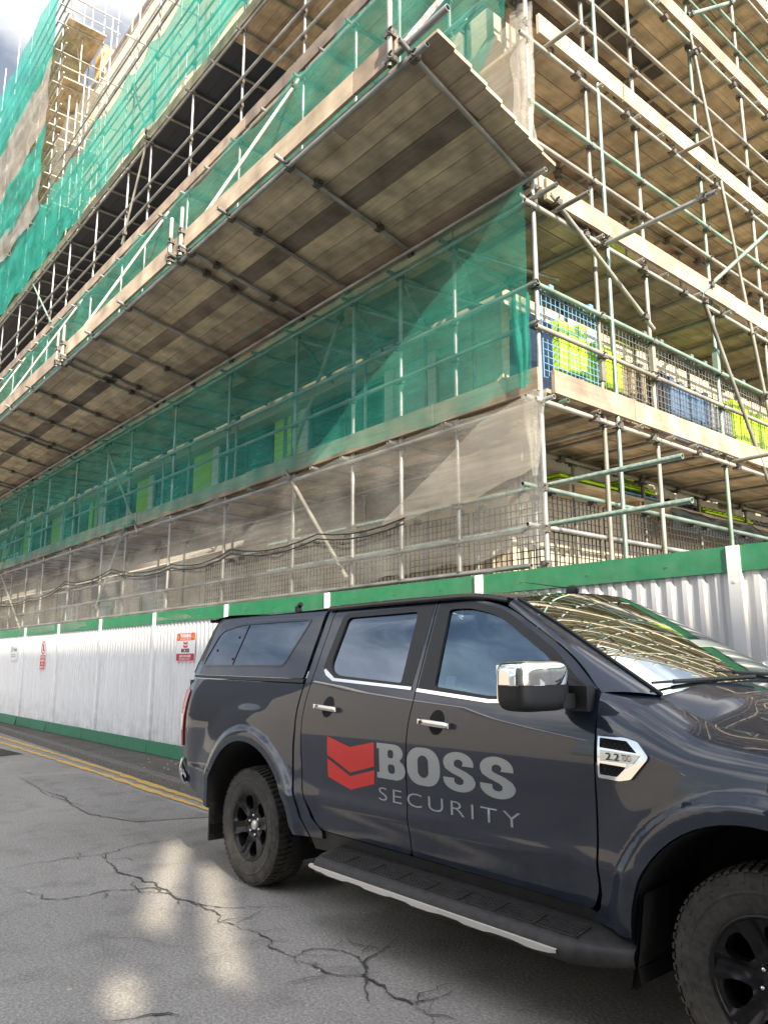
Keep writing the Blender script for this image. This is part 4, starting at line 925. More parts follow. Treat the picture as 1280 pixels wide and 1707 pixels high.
bed = [(-4.375, 1.36), (-6.06, 1.375), (-6.105, 1.30), (-6.09, .83), (-6.03, .66), (-5.90, .54), (-5.62, .46)] + arc(hr[0], hr[1], hr[2], 176, 8) + [(-4.345, .43), (-4.215, .43), (-4.29, .54), (-4.352, .72), (-4.38, .98)]
cpil = [(-4.362, 1.86), (-4.298, 1.86), (-4.298, .99), (-4.262, .72), (-4.19, .55), (-4.10, .478), (-4.10, .435), (-4.20, .43), (-4.275, .54), (-4.335, .72), (-4.362, .98)]
rdoor = rnd_poly([(-4.29, 1.862, .05), (-4.29, .99, .02), (-4.25, .70, .06), (-4.12, .487, .07), (-3.275, .485, .03), (-3.285, .95, .1), (-3.262, 1.30, .05), (-3.285, 1.862, .02)])
rwin = rnd_poly([(-4.145, 1.80, .05), (-4.17, 1.465, .05), (-4.05, 1.405, .10), (-3.38, 1.368, .02), (-3.415, 1.815, .03)])
fdoor = rnd_poly([(-3.277, 1.862, .02), (-3.254, 1.30, .05), (-3.277, .95, .1), (-3.267, .485, .02), (-2.115, .478, .035), (-2.070, .56, .06), (-2.062, 1.0, .05), (-2.058, 1.37, .03), (-2.27, 1.548, .1), (-2.72, 1.795, .15), (-3.0, 1.855, .05)])
fwin = rnd_poly([(-3.19, 1.815, .03), (-3.145, 1.358, .02), (-2.72, 1.318, .05), (-2.245, 1.335, .02), (-2.245, 1.43, .03), (-2.36, 1.535, .06), (-2.76, 1.762, .10), (-3.0, 1.815, .05)])
canopy = rnd_poly([(-4.405, 1.872, .02), (-4.405, 1.395, .02), (-6.10, 1.405, .02), (-6.13, 1.47, .03), (-6.06, 1.80, .06), (-5.96, 1.862, .04)])
cwin = rnd_poly([(-4.535, 1.812, .04), (-4.70, 1.47, .05), (-5.96, 1.47, .05), (-5.83, 1.765, .08), (-5.50, 1.812, .06)])
fender = [(-2.053, 1.08), (-2.055, .62), (-2.056, .55), (-2.075, .49), (-2.10, .468), (-2.11, .44), (-1.95, .42)] + arc(hf[0], hf[1], hf[2], 177, 0) + [(-.82, .38), (-.62, .36), (-.60, .80), (-.60, 1.08)]
sill = [(-4.09, .435), (-4.09, .475), (-2.14, .470), (-2.00, .43), (-1.96, .36), (-4.20, .36), (-4.22, .42)]
for sd in (-1, 1):
    panel('bed_side', bed, PAINT, K, side=sd, st=.018)
    panel('cab_pillar', cpil, PAINT, K, side=sd, st=.03)
    d1 = panel('rear_door', rdoor, PAINT, K, [rwin], sd, hrim=.03)
    d2 = panel('front_door', fdoor, PAINT, K, [fwin], sd, hrim=.03)
    fe = panel('front_wing', fender, PAINT, K, side=sd, st=.018)
    cp = panel('canopy_side', canopy, PAINT, K, [cwin], sd, hrim=.012)
    panel('sill', sill, BLACKP, K, side=sd, off=-.02, st=.05)
    # black frames inside the door openings, a few millimetres inside the paint
    def frame(outer, inner, par, o_=.002, mt=BLACKP): panel('window_frame', outer, mt, par, [inner], sd, off=o_, rim=.004, hrim=.03, st=.04)
    rf = rnd_poly([(-4.175, 1.825, .05), (-4.215, 1.455, .05), (-4.06, 1.387, .10), (-3.30, 1.348, .01), (-3.30, 1.838, .01)])
    ri = rnd_poly([(-4.12, 1.795, .04), (-4.14, 1.472, .05), (-4.04, 1.420, .10), (-3.40, 1.385, .02), (-3.43, 1.802, .03)])
    frame(rf, ri, d1); panel('window_glass', ri, GLASS_R, d1, side=sd, off=-.012, rim=0, st=.06)
    ff_ = rnd_poly([(-3.262, 1.838, .01), (-3.245, 1.338, .01), (-2.70, 1.300, .05), (-2.10, 1.335, .02), (-2.215, 1.445, .03), (-2.34, 1.556, .06), (-2.75, 1.785, .10), (-3.0, 1.84, .05)])
    fi_ = rnd_poly([(-3.165, 1.802, .03), (-3.12, 1.372, .02), (-2.72, 1.335, .05), (-2.265, 1.352, .02), (-2.28, 1.425, .02), (-2.375, 1.522, .06), (-2.77, 1.748, .10), (-3.0, 1.80, .05)])
    frame(ff_, fi_, d2); panel('window_glass', fi_, GLASS_F, d2, side=sd, off=-.012, rim=0, st=.06)
    panel('mirror_sail', rnd_poly([(-2.365, 1.535, .01), (-2.10, 1.375, .02), (-2.095, 1.300, .02), (-2.245, 1.305, .02), (-2.275, 1.44, .02)]), BLACKP, d2, side=sd, off=.007, rim=.008, st=.04)
    # belt line bright strips
    panel('belt_strip', dens([(-4.19, 1.452), (-4.175, 1.462), (-4.05, 1.404), (-3.298, 1.366), (-3.298, 1.350), (-4.06, 1.386), (-4.15, 1.42)]), CHROME, d1, side=sd, off=.006, rim=.004, st=.03)
    panel('belt_strip', dens([(-3.25, 1.342), (-3.25, 1.360), (-2.70, 1.320), (-2.12, 1.334), (-2.12, 1.322), (-2.70, 1.302)]), CHROME, d2, side=sd, off=.006, rim=.004, st=.03)
    # canopy window: black surround, split privacy glass
    ci_ = rnd_poly([(-4.56, 1.797, .04), (-4.715, 1.485, .05), (-5.94, 1.485, .05), (-5.82, 1.752, .08), (-5.50, 1.797, .06)])
    panel('window_frame', cwin, GLOSSB, cp, [ci_], sd, off=.003, rim=.004, hrim=.006, st=.04)
    panel('window_glass', ci_, GLASS_R, cp, side=sd, off=-.002, rim=0, st=.06)
    panel('window_divider', [(-5.405, 1.80), (-5.435, 1.48), (-5.447, 1.48), (-5.417, 1.80)], GLOSSB, cp, side=sd, off=.003, rim=.004, st=.05)
    for a, b in ((-5.50, 1.70), (-5.47, 1.53), (-5.78, 1.60)):
        m = MB(); p = S3(a, b, sd, .0); n_ = SN(a, b, sd); m.tube(p, p + n_ * .006, .010, 10); part('window_fixing', m, GLOSSB, cp)
    panel('canopy_seal', [(-4.40, 1.368), (-4.40, 1.392), (-6.10, 1.402), (-6.08, 1.380)], BLACKP, cp, side=sd, off=-.004, rim=.01, st=.05)
    # tail light
    tl = panel('tail_light', rnd_poly([(-6.112, 1.285, .01), (-6.0, 1.285, .03), (-6.012, 1.15, .05), (-6.055, .95, .05), (-6.06, .84, .01), (-6.10, .83, .01)]), REDL, K, side=sd, off=.012, rim=.03, st=.03)
    panel('reversing_lens', [(-6.112, 1.09), (-6.038, 1.09), (-6.062, .96), (-6.105, .96)], CLEARL, tl, side=sd, off=.0155, rim=.004, st=.03)
    m = MB(); m.box((-6.112, CY + sd * .70, .84), (-6.09, CY + sd * .86, 1.28)); part('tail_lens', m, REDL, tl)
    # wheel arch liner and bumper corner
    for hx, hz, hr_ in HUBS:
        m = MB(); A = arc(hx, hz, hr_ - .004, 195, -15, 30); n_ = len(A)
        m.add([(a, CY + sd * (Wx(a, max(b, .4)) - .012), b) for a, b in A] + [(a, CY + sd * .50, b) for a, b in A] , [(i, i + 1, n_ + i + 1, n_ + i) for i in range(n_ - 1)], True)
        m.add([(a, CY + sd * .50, b) for a, b in A], [tuple(range(n_))]); part('arch_liner', m, DARK, K)
    fl = MB(); xx = hr[0] - .555; fl.box((xx - .018, CY + sd * .66, .20), (xx, CY + sd * .93, .60)); part('mud_flap', fl, BLACKP, K)
    fl = MB(); xx = hf[0] - hf[2] + .055
    fl.grid(lambda u, v: (xx + .05 * v - .03 - .05 * (1 - v) ** 2, CY + sd * (.64 + (.32 - .05 * (1 - v) ** 2) * u), .235 + .37 * v + .03 * (1 - u) ** 2 - .02 * u * (1 - v)), 6, 8); fl.grid(lambda u, v: (xx + .05 * v - .045 - .05 * (1 - v) ** 2, CY + sd * (.64 + (.32 - .05 * (1 - v) ** 2) * u), .235 + .37 * v + .03 * (1 - u) ** 2 - .02 * u * (1 - v)), 6, 8, flip=True)
    part('mud_flap', fl, BLACKP, K)
    m = MB(); m.grid(lambda u, v: (-6.00 - .15 * math.sin(u * 1.57) + .05 * (1 - v), CY + sd * (.915 + .03 * math.sin(v * 3.14) - .12 * (1 - math.cos(u * 1.57))), .55 + .19 * v), 10, 6); part('bumper_corner', m, CHROME, K)
# bonnet edge curve, shoulder of the wings
HE = [(-1.845, .735, 1.352), (-1.70, .740, 1.288), (-1.587, .745, 1.251), (-1.40, .750, 1.226), (-1.1, .748, 1.198), (-.85, .730, 1.165), (-.62, .69, 1.10)]
def pl(P, t):
    t = min(.99999, max(0, t)) * (len(P) - 1); i = int(t); u = t - i
    g = lambda j: Vector(P[min(max(j, 0), len(P) - 1)]); a, b, c, d = g(i - 1), g(i), g(i + 1), g(i + 2)
    return .5 * ((2 * b) + (c - a) * u + (2 * a - 5 * b + 4 * c - d) * u * u + (3 * b - a - 3 * c + d) * u ** 3)
def sideP(v, sd): return Vector((v.x, CY + sd * v.y, v.z))
WSN = [(-2.715, .630, 1.838), (-2.45, .655, 1.700), (-2.15, .690, 1.532), (-1.845, .735, 1.362)]      # near edge of the windscreen
AD = [(-2.72, .694, 1.800), (-2.27, .797, 1.556), (-2.05, .866, 1.372)]
for sd in (-1, 1):
    m = MB()
    def sh(u, v):
        x = -2.046 + (2.046 - .60) * u
        if x < -1.845: t = (x + 2.046) / .201; top = Vector((x, .866 + (.735 - .866) * t, 1.372 + (1.352 - 1.372) * t))
        else: 
            lo, hi = 0.0, 1.0
            for _ in range(18):
                md = (lo + hi) / 2
                if pl(HE, md).x < x: lo = md
                else: hi = md
            top = pl(HE, lo); top.x = x
        p0 = Vector((x, Wx(x, 1.08), 1.08)); wd = Wx(x, 1.10)
        c = Vector((x, wd - .012, max(1.12, top.z - .035)))
        q = p0 * (1 - v) ** 2 + c * 2 * v * (1 - v) + top * v * v
        return tuple(sideP(q, sd))
    m.grid(sh, 60, 16, flip=(sd > 0)); part('wing_top', m, PAINT, K)
    m = MB()
    def ap(u, v):
        a = pl(AD, u); b = pl(WSN, u); q = a.lerp(b, v); q += Vector((.35, .8, .5)).normalized() * .016 * 4 * v * (1 - v); return tuple(sideP(q, sd))
    m.grid(ap, 24, 6, flip=(sd < 0)); part('screen_pillar', m, PAINT, K)
    m = MB(); pr = None
    for i in range(24):
        a = sideP(pl(WSN, i / 24) + Vector((.006, -.004, .004)), sd); b = sideP(pl(WSN, (i + 1) / 24) + Vector((.006, -.004, .004)), sd); m.tube(a, b, .008, 6)
    part('screen_seal', m, BLACKP, K)
    # roof ditch strip
    Q = [Vector((-4.36, .668, 1.868)), Vector((-3.9, .670, 1.872)), Vector((-3.3, .670, 1.872)), Vector((-2.98, .668, 1.866)), Vector((-2.74, .668, 1.830))]
    m = MB()
    for i in range(20): m.tube(sideP(pl(Q, i / 20), sd), sideP(pl(Q, (i + 1) / 20), sd), .017, 7)
    part('roof_strip', m, GLOSSB, K)
def rail(t):   # cab roof rail from rear to windscreen corner
    return pl([Vector((-4.36, .655, 1.872)), Vector((-3.8, .655, 1.876)), Vector((-3.2, .652, 1.874)), Vector((-2.92, .642, 1.862)), Vector((-2.715, .630, 1.838))], t)
m = MB()
def roof(u, v):
    p = rail(u); s_ = 2 * v - 1; c = 1 - abs(s_) ** 2.4
    return (p.x + .10 * (1 - s_ * s_) * u ** 3, CY + s_ * p.y, p.z + (.050 + .0 * u) * c)
m.grid(roof, 30, 30, flip=True); part('cab_roof', m, PAINT, K)
m = MB()
def wsc(u, v):
    p = pl(WSN, u); s_ = 2 * v - 1; c = 1 - abs(s_) ** 2.4
    return (p.x + .10 * (1 - s_ * s_) * (1 + .5 * u), CY + s_ * p.y, p.z + c * (.050 + .015 * u) - .002)
m.grid(wsc, 20, 26, flip=True); part('windscreen', m, GLASS_W, K)
m = MB()
def hood(u, v):
    p = pl(HE, u); s_ = 2 * v - 1; a = abs(s_)
    zc = .095 * (1 - u) + .085 * u - .02 * u * u
    prof = 1 - a ** 3.2 + .10 * math.exp(-((a - .72) / .12) ** 2) * (1 - u * .5)
    return (p.x + .14 * (1 - s_ * s_) * (1 if u < .5 else 1) , CY + s_ * (p.y - .004), p.z + zc * prof * (1 if p.x > -1.7 else .75 + .25 * (p.x + 1.845) / .145))
m.grid(hood, 44, 44, flip=True)
hd_ = part('bonnet', m, PAINT, K)
m = MB()
def cowl(u, v):
    s_ = 2 * v - 1; a = wsc(1.0, v); b = hood(0.02, v); return (a[0] + (b[0] - a[0]) * u + .0, a[1], a[2] + (b[2] - a[2]) * u - .018 * math.sin(u * math.pi))
m.grid(cowl, 4, 26, flip=True); part('cowl_panel', m, BLACKP, K)
for (s0, s1, h) in ((.30, .86, .05), (-.35, .35, .05)):
    m = MB(); a = Vector(wsc(.96, (1 - s0) / 2)); b = Vector(wsc(.90, (1 - s1) / 2)); a = Vector(wsc(1.0, (1 - s0) / 2)) + Vector((.04, 0, .015)); b = Vector(wsc(.93, (1 - s1) / 2)) + Vector((.008, 0, .014))
    m.tube(a, b, .010, 6); m.tube(a.lerp(b, .25) + Vector((0, 0, .004)), b + (b - a) * .25 , .006, 5); part('wiper', m, BLACKP, K)
m = MB()
def cro(u, v):
    x = -6.02 + 1.615 * u; s_ = 2 * v - 1; c = 1 - abs(s_) ** 2.6; z = 1.858 + .014 * u - .03 * (1 - u) ** 3
    return (x, CY + s_ * (.655 - .01 * (1 - u)), z + (.045 + .010 * u) * c)
m.grid(cro, 24, 26, flip=True); part('canopy_roof', m, PAINT, K)
m = MB(); m.grid(lambda u, v: (-6.25 + .40 * u, CY + (2 * v - 1) * (.60 + .03 * u), 1.860 + .03 * u + .03 * (1 - (2 * v - 1) ** 2)), 6, 16, flip=True)
m.grid(lambda u, v: (-6.25 + .40 * u, CY + (2 * v - 1) * (.60 + .03 * u), 1.846 + .012 * u + .03 * (1 - (2 * v - 1) ** 2)), 6, 16); m.box((-6.20, CY - .55, 1.822), (-6.12, CY - .35, 1.85)); m.box((-6.255, CY - .6, 1.846), (-6.24, CY + .6, 1.875)); part('rear_spoiler', m, BLACKP, K)
m = MB(); m.box((-5.36, CY - .30, 1.90), (-5.32, CY - .26, 1.955)); m.tube((-5.34, CY - .28, 1.95), (-5.30, CY - .28, 1.975), .02, 8); m.box((-5.5, CY - .29, 1.895), (-5.36, CY - .27, 1.912)); part('roof_camera', m, BLACKP, K)
# rear face, tailgate, bumper
m = MB(); m.box((-6.10, CY - .84, .55), (-6.06, CY + .84, 1.36)); part('tailgate', m, PAINT, K)
m = MB(); m.add([(-6.12, CY - .80, 1.42), (-6.12, CY + .80, 1.42), (-6.0, CY + .63, 1.87), (-6.0, CY - .63, 1.87)], [(0, 3, 2, 1)]); part('canopy_rear_glass', m, GLASS_R, K)
m = MB(); m.box((-6.16, CY - .78, .52), (-6.07, CY + .78, .72)); part('rear_bumper', m, CHROME, K)
# gap filler behind the panels so no light shows through the cabin floor
m = MB()
m.box((-6.05, CY - .80, .49), (-5.56, CY + .80, 1.30)); m.box((-4.40, CY - .80, .36), (-1.97, CY + .80, .52)); m.box((-5.56, CY - .49, .36), (-.75, CY + .49, .95)); m.box((-4.38, CY - .82, .5), (-4.31, CY + .82, 1.30)); m.box((-4.38, CY - .66, 1.30), (-4.34, CY + .66, 1.84))
m.box((-.84, CY - .7, .34), (-.62, CY + .7, 1.0)); m.box((-5.6, CY - .4, 1.0), (-4.3, CY + .4, 1.34)); m.box((-5.95, CY - .62, 1.3), (-4.42, CY + .62, 1.36))
part('chassis', m, DARK, K)
# front end
m = MB()
def front(u, v):
    s_ = 2 * u - 1; z = .36 + .76 * v; yw = .77 - .03 * v
    return (-.60 + (.14 - .05 * v) * (1 - s_ ** 4) + .03 * math.sin(v * 3.1), CY + s_ * yw, z)
m.grid(front, 30, 12); part('front_bumper', m, PAINT, K)
m = MB()
for k in range(5): m.box((-.475, CY - .42, .78 + .055 * k), (-.452, CY + .42, .805 + .055 * k))
m.box((-.485, CY - .46, .75), (-.476, CY + .46, 1.05)); part('grille', m, CHROME, K)
for sd in (-1, 1):
    m = MB(); m.grid(lambda u, v: (-.585 + .10 * (1 - u) + .01 * math.sin(v * 3), CY + sd * (.49 + .25 * u), .88 + .19 * v), 8, 5, flip=sd < 0); part('headlight', m, CLEARL, K)
# cabin
C_ = MB()
def cush(m, c, h, lean=0): # rounded cushion
    n = 10
    def f(u, v):
        a = u * 2 * math.pi; b = (v - .5) * math.pi; e = .45
        sg = lambda t, p: math.copysign(abs(t) ** p, t)
        x, y, z = h[0] * sg(math.cos(b), e) * sg(math.cos(a), e), h[1] * sg(math.cos(b), e) * sg(math.sin(a), e), h[2] * sg(math.sin(b), e)
        return (c[0] + x - lean * z, c[1] + y, c[2] + z)
    m.grid(f, 24, 12)
for dy in (-.36, .36):
    m = MB(); cush(m, (-2.95, CY + dy, .82), (.26, .24, .09)); cush(m, (-3.22, CY + dy, 1.18), (.09, .24, .34), .22); cush(m, (-3.33, CY + dy, 1.60), (.05, .13, .10), .2); part('front_seat', m, SEATM, K)
m = MB(); cush(m, (-3.85, CY, .82), (.24, .62, .10)); cush(m, (-4.12, CY, 1.18), (.09, .62, .34), .15)
for dy in (-.4, .4): cush(m, (-4.18, CY + dy, 1.56), (.05, .12, .09))
part('rear_seat', m, SEATM, K)
m = MB(); m.box((-2.42, CY - .68, .9), (-1.98, CY + .68, 1.18)); m.grid(lambda u, v: (-2.45 + .52 * u, CY + (2 * v - 1) * .70, 1.20 + .09 * math.sin(u * 1.7) + .02 * math.cos(v * 12)), 10, 30); part('dashboard', m, BLACKP, K)
m = MB()
for i in range(28):
    a, b = 2 * math.pi * i / 28, 2 * math.pi * (i + 1) / 28; f = lambda t: (-2.50 - .19 * math.sin(t) * .35, CY - .36 + .19 * math.cos(t), 1.22 + .19 * math.sin(t) * .93)
    m.tube(f(a), f(b), .014, 6)
m.tube((-2.50, CY - .36, 1.22), (-2.40, CY - .36, 1.16), .04, 8); m.tube((-2.5, CY - .54, 1.22), (-2.5, CY - .18, 1.22), .014, 6); part('steering_wheel', m, BLACKP, K)
m = MB(); m.box((-2.49, CY - .10, 1.70), (-2.46, CY + .10, 1.76)); m.tube((-2.47, CY, 1.76), (-2.50, CY, 1.84), .01, 6); part('interior_mirror', m, BLACKP, K)
m = MB(); t = 6
P = [Vector((-2.315, CY - .30 + .042 * math.cos(k * math.pi / 3) * (1 if k % 2 else 1), 1.60 + .07 * math.sin(k * math.pi / 3))) for k in range(6)]
m.add([tuple(p) for p in P] + [(p.x + .004, p.y, p.z) for p in P], [(5, 4, 3, 2, 1, 0), (6, 7, 8, 9, 10, 11)]); m.tube((-2.315, CY - .30, 1.66), (-2.44, CY - .05, 1.72), .0015, 4); part('air_freshener', m, YEL, K)
m = MB(); p = S3(-3.02, 1.402, -1, -.016); m.obox(tuple(p), (.035, 0, 0), (0, .001, 0), (0, .009, -.026 + .052)); part('window_sticker', m, WHITEP, K)
# exterior mirrors, handles, vents, steps
def super_(m, c, h, e=.5, zlo=-1, zhi=1, nu=36, nv=16, mi=0, taper=0.0, sd=-1):
    def f(u, v):
        a = u * 2 * math.pi; sg = lambda t, p: math.copysign(abs(t) ** p, t)
        b = math.asin(max(-1, min(1, zlo + (zhi - zlo) * v)))
        z = sg(math.sin(b), e if abs(zlo + (zhi - zlo) * v) < 1 else e); r_ = abs(math.cos(b)) ** e
        x, y = h[0] * r_ * sg(math.cos(a), e), h[1] * r_ * sg(math.sin(a), e)
        k = 1 - taper * (y / h[1]) * (-sd)
        return (c[0] + x * k, c[1] + y, c[2] + h[2] * z * k)
    m.grid(f, nu, nv, mi=mi)
for sd in (-1, 1):
    yc = CY + sd * 1.125
    m = MB(); super_(m, (-2.22, yc, 1.400), (.085, .172, .108), .42, -1, .001, sd=sd); m.obox((-2.19, CY + sd * .975, 1.335), (.05, 0, 0), (0, .05, 0), (0, 0, .032)); 
    m.obox((-2.14, CY + sd * .905, 1.345), (.06, 0, 0), (0, .03, 0), (.0, -sd * .0, .055)); m.add([(-2.10, CY + sd * .885, 1.30), (-2.26, CY + sd * .885, 1.325), (-2.26, CY + sd * .842, 1.45), (-2.08, CY + sd * .872, 1.37)], [(0, 1, 2, 3)])
    mr_ = part('door_mirror', m, BLACKP, K)
    m = MB(); super_(m, (-2.22, yc, 1.4005), (.088, .175, .111), .42, .001, 1, sd=sd); part('mirror_cap', m, CHROME, mr_)
    m = MB(); m.box((-2.285, yc - .135, 1.33), (-2.312, yc + .135, 1.49)); part('mirror_glass', m, CHROME, mr_)
    m = MB(); yo = yc + sd * .155
    m.grid(lambda u, v: (-2.17 + .092 * math.cos(u * 1.45 + .12) ** .6 - .0, yc + sd * (.162 * math.sin(u * 1.45 + .12) ** .45 if True else 0) if False else yc + sd * .160 * (1 - (1 - (u)) ** 2 * .55) , 1.408 + (.045 - .02 * (1 - u)) * v), 10, 3)
    m = MB(); m.grid(lambda u, v: (-2.132 - .035 * u ** 3, yc + sd * (.03 + .140 * u), 1.404 + (.046 * min(1, .25 + 1.6 * u)) * v), 12, 3); m.grid(lambda u, v: (-2.167 - .05 * u, yc + sd * (.170 + .006 * math.sin(u * 3)), 1.404 + .046 * v * (1 - .3 * u)), 6, 3); part('indicator_lens', m, CLEARL, mr_)
def handle(cx, cz, tilt, key):
    for sd in (-1, 1):
        m = MB()
        super_pts = []
        p = S3(cx, cz, sd); n_ = SN(cx, cz, sd)
        def bowl(u, v):
            a = u * 2 * math.pi; r_ = v; x, z = cx + .058 * r_ * math.cos(a), cz + .064 * r_ * math.sin(a); q = S3(x, z, sd, .0012 + .001 * (1 - r_)); return tuple(q)
        m.grid(bowl, 30, 8, flip=(sd > 0)); o = part('handle_recess', m, DARK, K)
        m = MB(); n = 14
        def bar(u, v):
            t = 2 * u - 1; a = v * 2 * math.pi; r1 = .017 * (1 - abs(t) ** 8 * .6); e = .7
            x = cx + .115 * t; z = cz - .005 - tilt * t
            q = S3(x, z, sd, .026 - .010 * t ** 4); cz_ = math.copysign(abs(math.sin(a)) ** e, math.sin(a)); cy_ = math.copysign(abs(math.cos(a)) ** e, math.cos(a))
            return (q.x, q.y + sd * .011 * cy_, q.z + r1 * cz_)
        m.grid(bar, 28, 16)
        for t in (-1, 1):
            q = S3(cx + .115 * t, cz - .005 - tilt * t, sd, .013); m.obox(tuple(q), (.006, 0, 0), (0, .016, 0), (0, 0, .013))
        part('door_handle', m, CHROME, K)
        if key:
            q = S3(cx - .092, cz - .003, sd, .038); m = MB(); m.tube(tuple(q), (q.x, q.y + sd * .002, q.z), .009, 12); part('key_lock', m, BLACKP, K)
handle(-4.035, 1.228, .006, False); handle(-3.045, 1.190, .006, True)
vent = [(-2.035, 1.198), (-1.90, 1.192), (-1.845, 1.180), (-1.795, 1.125), (-1.80, 1.112), (-1.875, 1.030), (-1.93, 1.018), (-2.035, 1.022)]
h1 = rnd_poly([(-2.025, 1.186), (-1.895, 1.180), (-1.845, 1.135), (-2.025, 1.146)], .006); h2 = rnd_poly([(-2.025, 1.082), (-1.895, 1.076), (-1.94, 1.034), (-2.025, 1.036)], .006)
for sd in (-1, 1):
    v_ = panel('wing_vent', rnd_poly(vent, .01), CHROME, K, [h1, h2], sd, off=.012, rim=.014, hrim=.012, st=.02)
    m = MB()
    for (xa, xb, za, zb) in ((-2.025, -1.85, 1.137, 1.186), (-2.025, -1.90, 1.034, 1.082)):
        n = 0
        for k in range(8):
            x = xa + .012 + .024 * k
            for j in range(3):
                z = za + .008 + .017 * j; xx = x + (.012 if j % 2 else 0)
                if xx > xb - .01 - (.04 if z > 1.16 else 0) + (.02 if z < 1.15 and z > 1.13 else 0): continue
                q = S3(xx, z, sd, .004); m.tube((q.x - .011, q.y, q.z), (q.x - .002, q.y, q.z), .0016, 4); m.tube((q.x - .002, q.y, q.z), (q.x + .005, q.y, q.z + .0085), .0016, 4); m.tube((q.x - .002, q.y, q.z), (q.x + .005, q.y, q.z - .0085), .0016, 4)
    part('vent_mesh', m, BLACKP, v_)
    panel('vent_back', rnd_poly(vent, .01), DARK, v_, side=sd, off=.0025, rim=0, st=.03)
    panel('badge_plate', [(-2.02, 1.137), (-1.83, 1.128), (-1.862, 1.092), (-2.02, 1.092)], SILVER, v_, side=sd, off=.0155, rim=.004, st=.03)
def wrap(mb, x0, z0, k, sz, off, sd=-1, slant=0.0):
    """lay lettering onto the curved door skin"""
    bm = bmesh.new(); vs = [bm.verts.new((a, b, 0)) for a, b, c in mb.v]
    for f in mb.f:
        try: bm.faces.new([vs[i] for i in f])
        except ValueError: pass
    bmesh.ops.remove_doubles(bm, verts=bm.verts, dist=1e-5)
    xs_ = [v.co.x for v in bm.verts]; zs_ = [v.co.y for v in bm.verts]
    for lo, hi, ax in ((min(xs_), max(xs_), 0), (min(zs_), max(zs_), 1)):
        st = .035 / (k if ax == 0 else sz); t = lo + st
        while t < hi:
            co = [0, 0, 0]; co[ax] = t; no = [0, 0, 0]; no[ax] = 1
            bmesh.ops.bisect_plane(bm, geom=bm.verts[:] + bm.edges[:] + bm.faces[:], plane_co=co, plane_no=no); t += st
    for v in bm.verts:
        x, z = x0 + v.co.x * k, z0 + v.co.y * sz - slant * v.co.x * k
        v.co = S3(x, z, sd, off)
    bmesh.ops.triangulate(bm, faces=bm.faces)
    for f in bm.faces:
        f.smooth = True
    bmesh.ops.recalc_face_normals(bm, faces=bm.faces)
    for f in bm.faces:
        if f.normal.y * sd < 0: f.normal_flip()
    me = bpy.data.meshes.new('lettering'); bm.to_mesh(me); bm.free(); return me
def lay(txt, xa, xb, za, zb, m_, off=.0016, bold=0, sx=1.0, space=1.0, name='lettering', slant=0.0, par=None):
    mb = text_mesh(txt, 1.0, 0, bold, 'LEFT', sx, space); xs_ = [v[0] for v in mb.v]; ys_ = [v[1] for v in mb.v]
    mb.v = [(a - min(xs_), b - min(ys_), 0) for a, b, c in mb.v]; w_ = max(xs_) - min(xs_); h_ = max(ys_) - min(ys_)
    newobj(name, wrap(mb, xa, za, (xb - xa) / w_, (zb - za) / h_, off, -1, slant), m_, par or K)
def slab(rows, h=5.0):  # block letters from polygons on a 4 x 5 cell
    pass
def heavy(ch):
    """heavy grotesque letters drawn as outlines with counters: (outline, holes) on a unit-high cell"""
    def rr(x0, y0, x1, y1, r_, n=6):
        P = []
        for cx, cy, a in ((x1 - r_, y1 - r_, 0), (x0 + r_, y1 - r_, 90), (x0 + r_, y0 + r_, 180), (x1 - r_, y0 + r_, 270)):
            for i in range(n + 1): t = math.radians(a + 90 * i / n); P.append((cx + r_ * math.cos(t), cy + r_ * math.sin(t)))
        return P
    if ch == 'O': return 1.06, [rr(0, -.01, 1.06, 1.01, .42)], [rr(.36, .20, .70, .80, .17)]
    if ch == 'B':
        a = [(0, 0), (.66, 0)] + [(.66 + .34 * math.cos(math.radians(t)), .29 + .29 * math.sin(math.radians(t))) for t in range(-75, 61, 15)] + \
            [(.62 + .31 * math.cos(math.radians(t)), .76 + .24 * math.sin(math.radians(t))) for t in range(-50, 91, 14)] + [(0, 1), (0, .84), (.09, .84), (.09, .16), (0, .16)]
        return 1.0, [a], [rr(.40, .60, .60, .84, .08, 4), rr(.40, .17, .64, .43, .09, 4)]
    if ch == 'S':
        o = []
        c1, c2 = (.5, .71), (.5, .29)
        P = [(.93, .66), (.60, .66)]
        P += [(.50 + .13 * math.cos(math.radians(t)), .72 + .10 * math.sin(math.radians(t))) for t in range(10, 171, 20)]
        P += [(.37, .66), (.42, .62), (.72, .52), (.90, .42), (.97, .30)]
        P += [(.50 + .47 * math.cos(math.radians(t)), .28 + .29 * math.sin(math.radians(t))) for t in range(-10, -171, -14)]
        P += [(.03, .33), (.37, .33)]
        P += [(.50 + .14 * math.cos(math.radians(t)), .27 + .10 * math.sin(math.radians(t))) for t in range(170, 361, 24)]
        P += [(.63, .31), (.55, .37), (.28, .46), (.10, .56), (.05, .68)]
        P += [(.49 + .44 * math.cos(math.radians(t)), .73 + .28 * math.sin(math.radians(t))) for t in range(175, 4, -14)]
        return 1.0, [P[::-1]], []
def heavy_word(word, xa, xb, za, zb, m_, gap=.06):
    ws = [heavy(c)[0] for c in word]; tot = sum(ws) + gap * (len(word) - 1); k = (xb - xa) / tot; x = xa
    for c, w_ in zip(word, ws):
        _, outs, holes = heavy(c); tr = lambda P: [(x + a * k, za + b * (zb - za) - .022 * ((x + a * k) - xa) / (xb - xa) * 0) for a, b in P]
        panel('lettering', tr(outs[0]), m_, K, [tr(h) for h in holes], -1, off=.0018, rim=0, hrim=0, st=.03, bst=.03); x += (w_ + gap) * k
heavy_word('BOSS', -3.525, -2.495, .862, 1.052, DECALG)
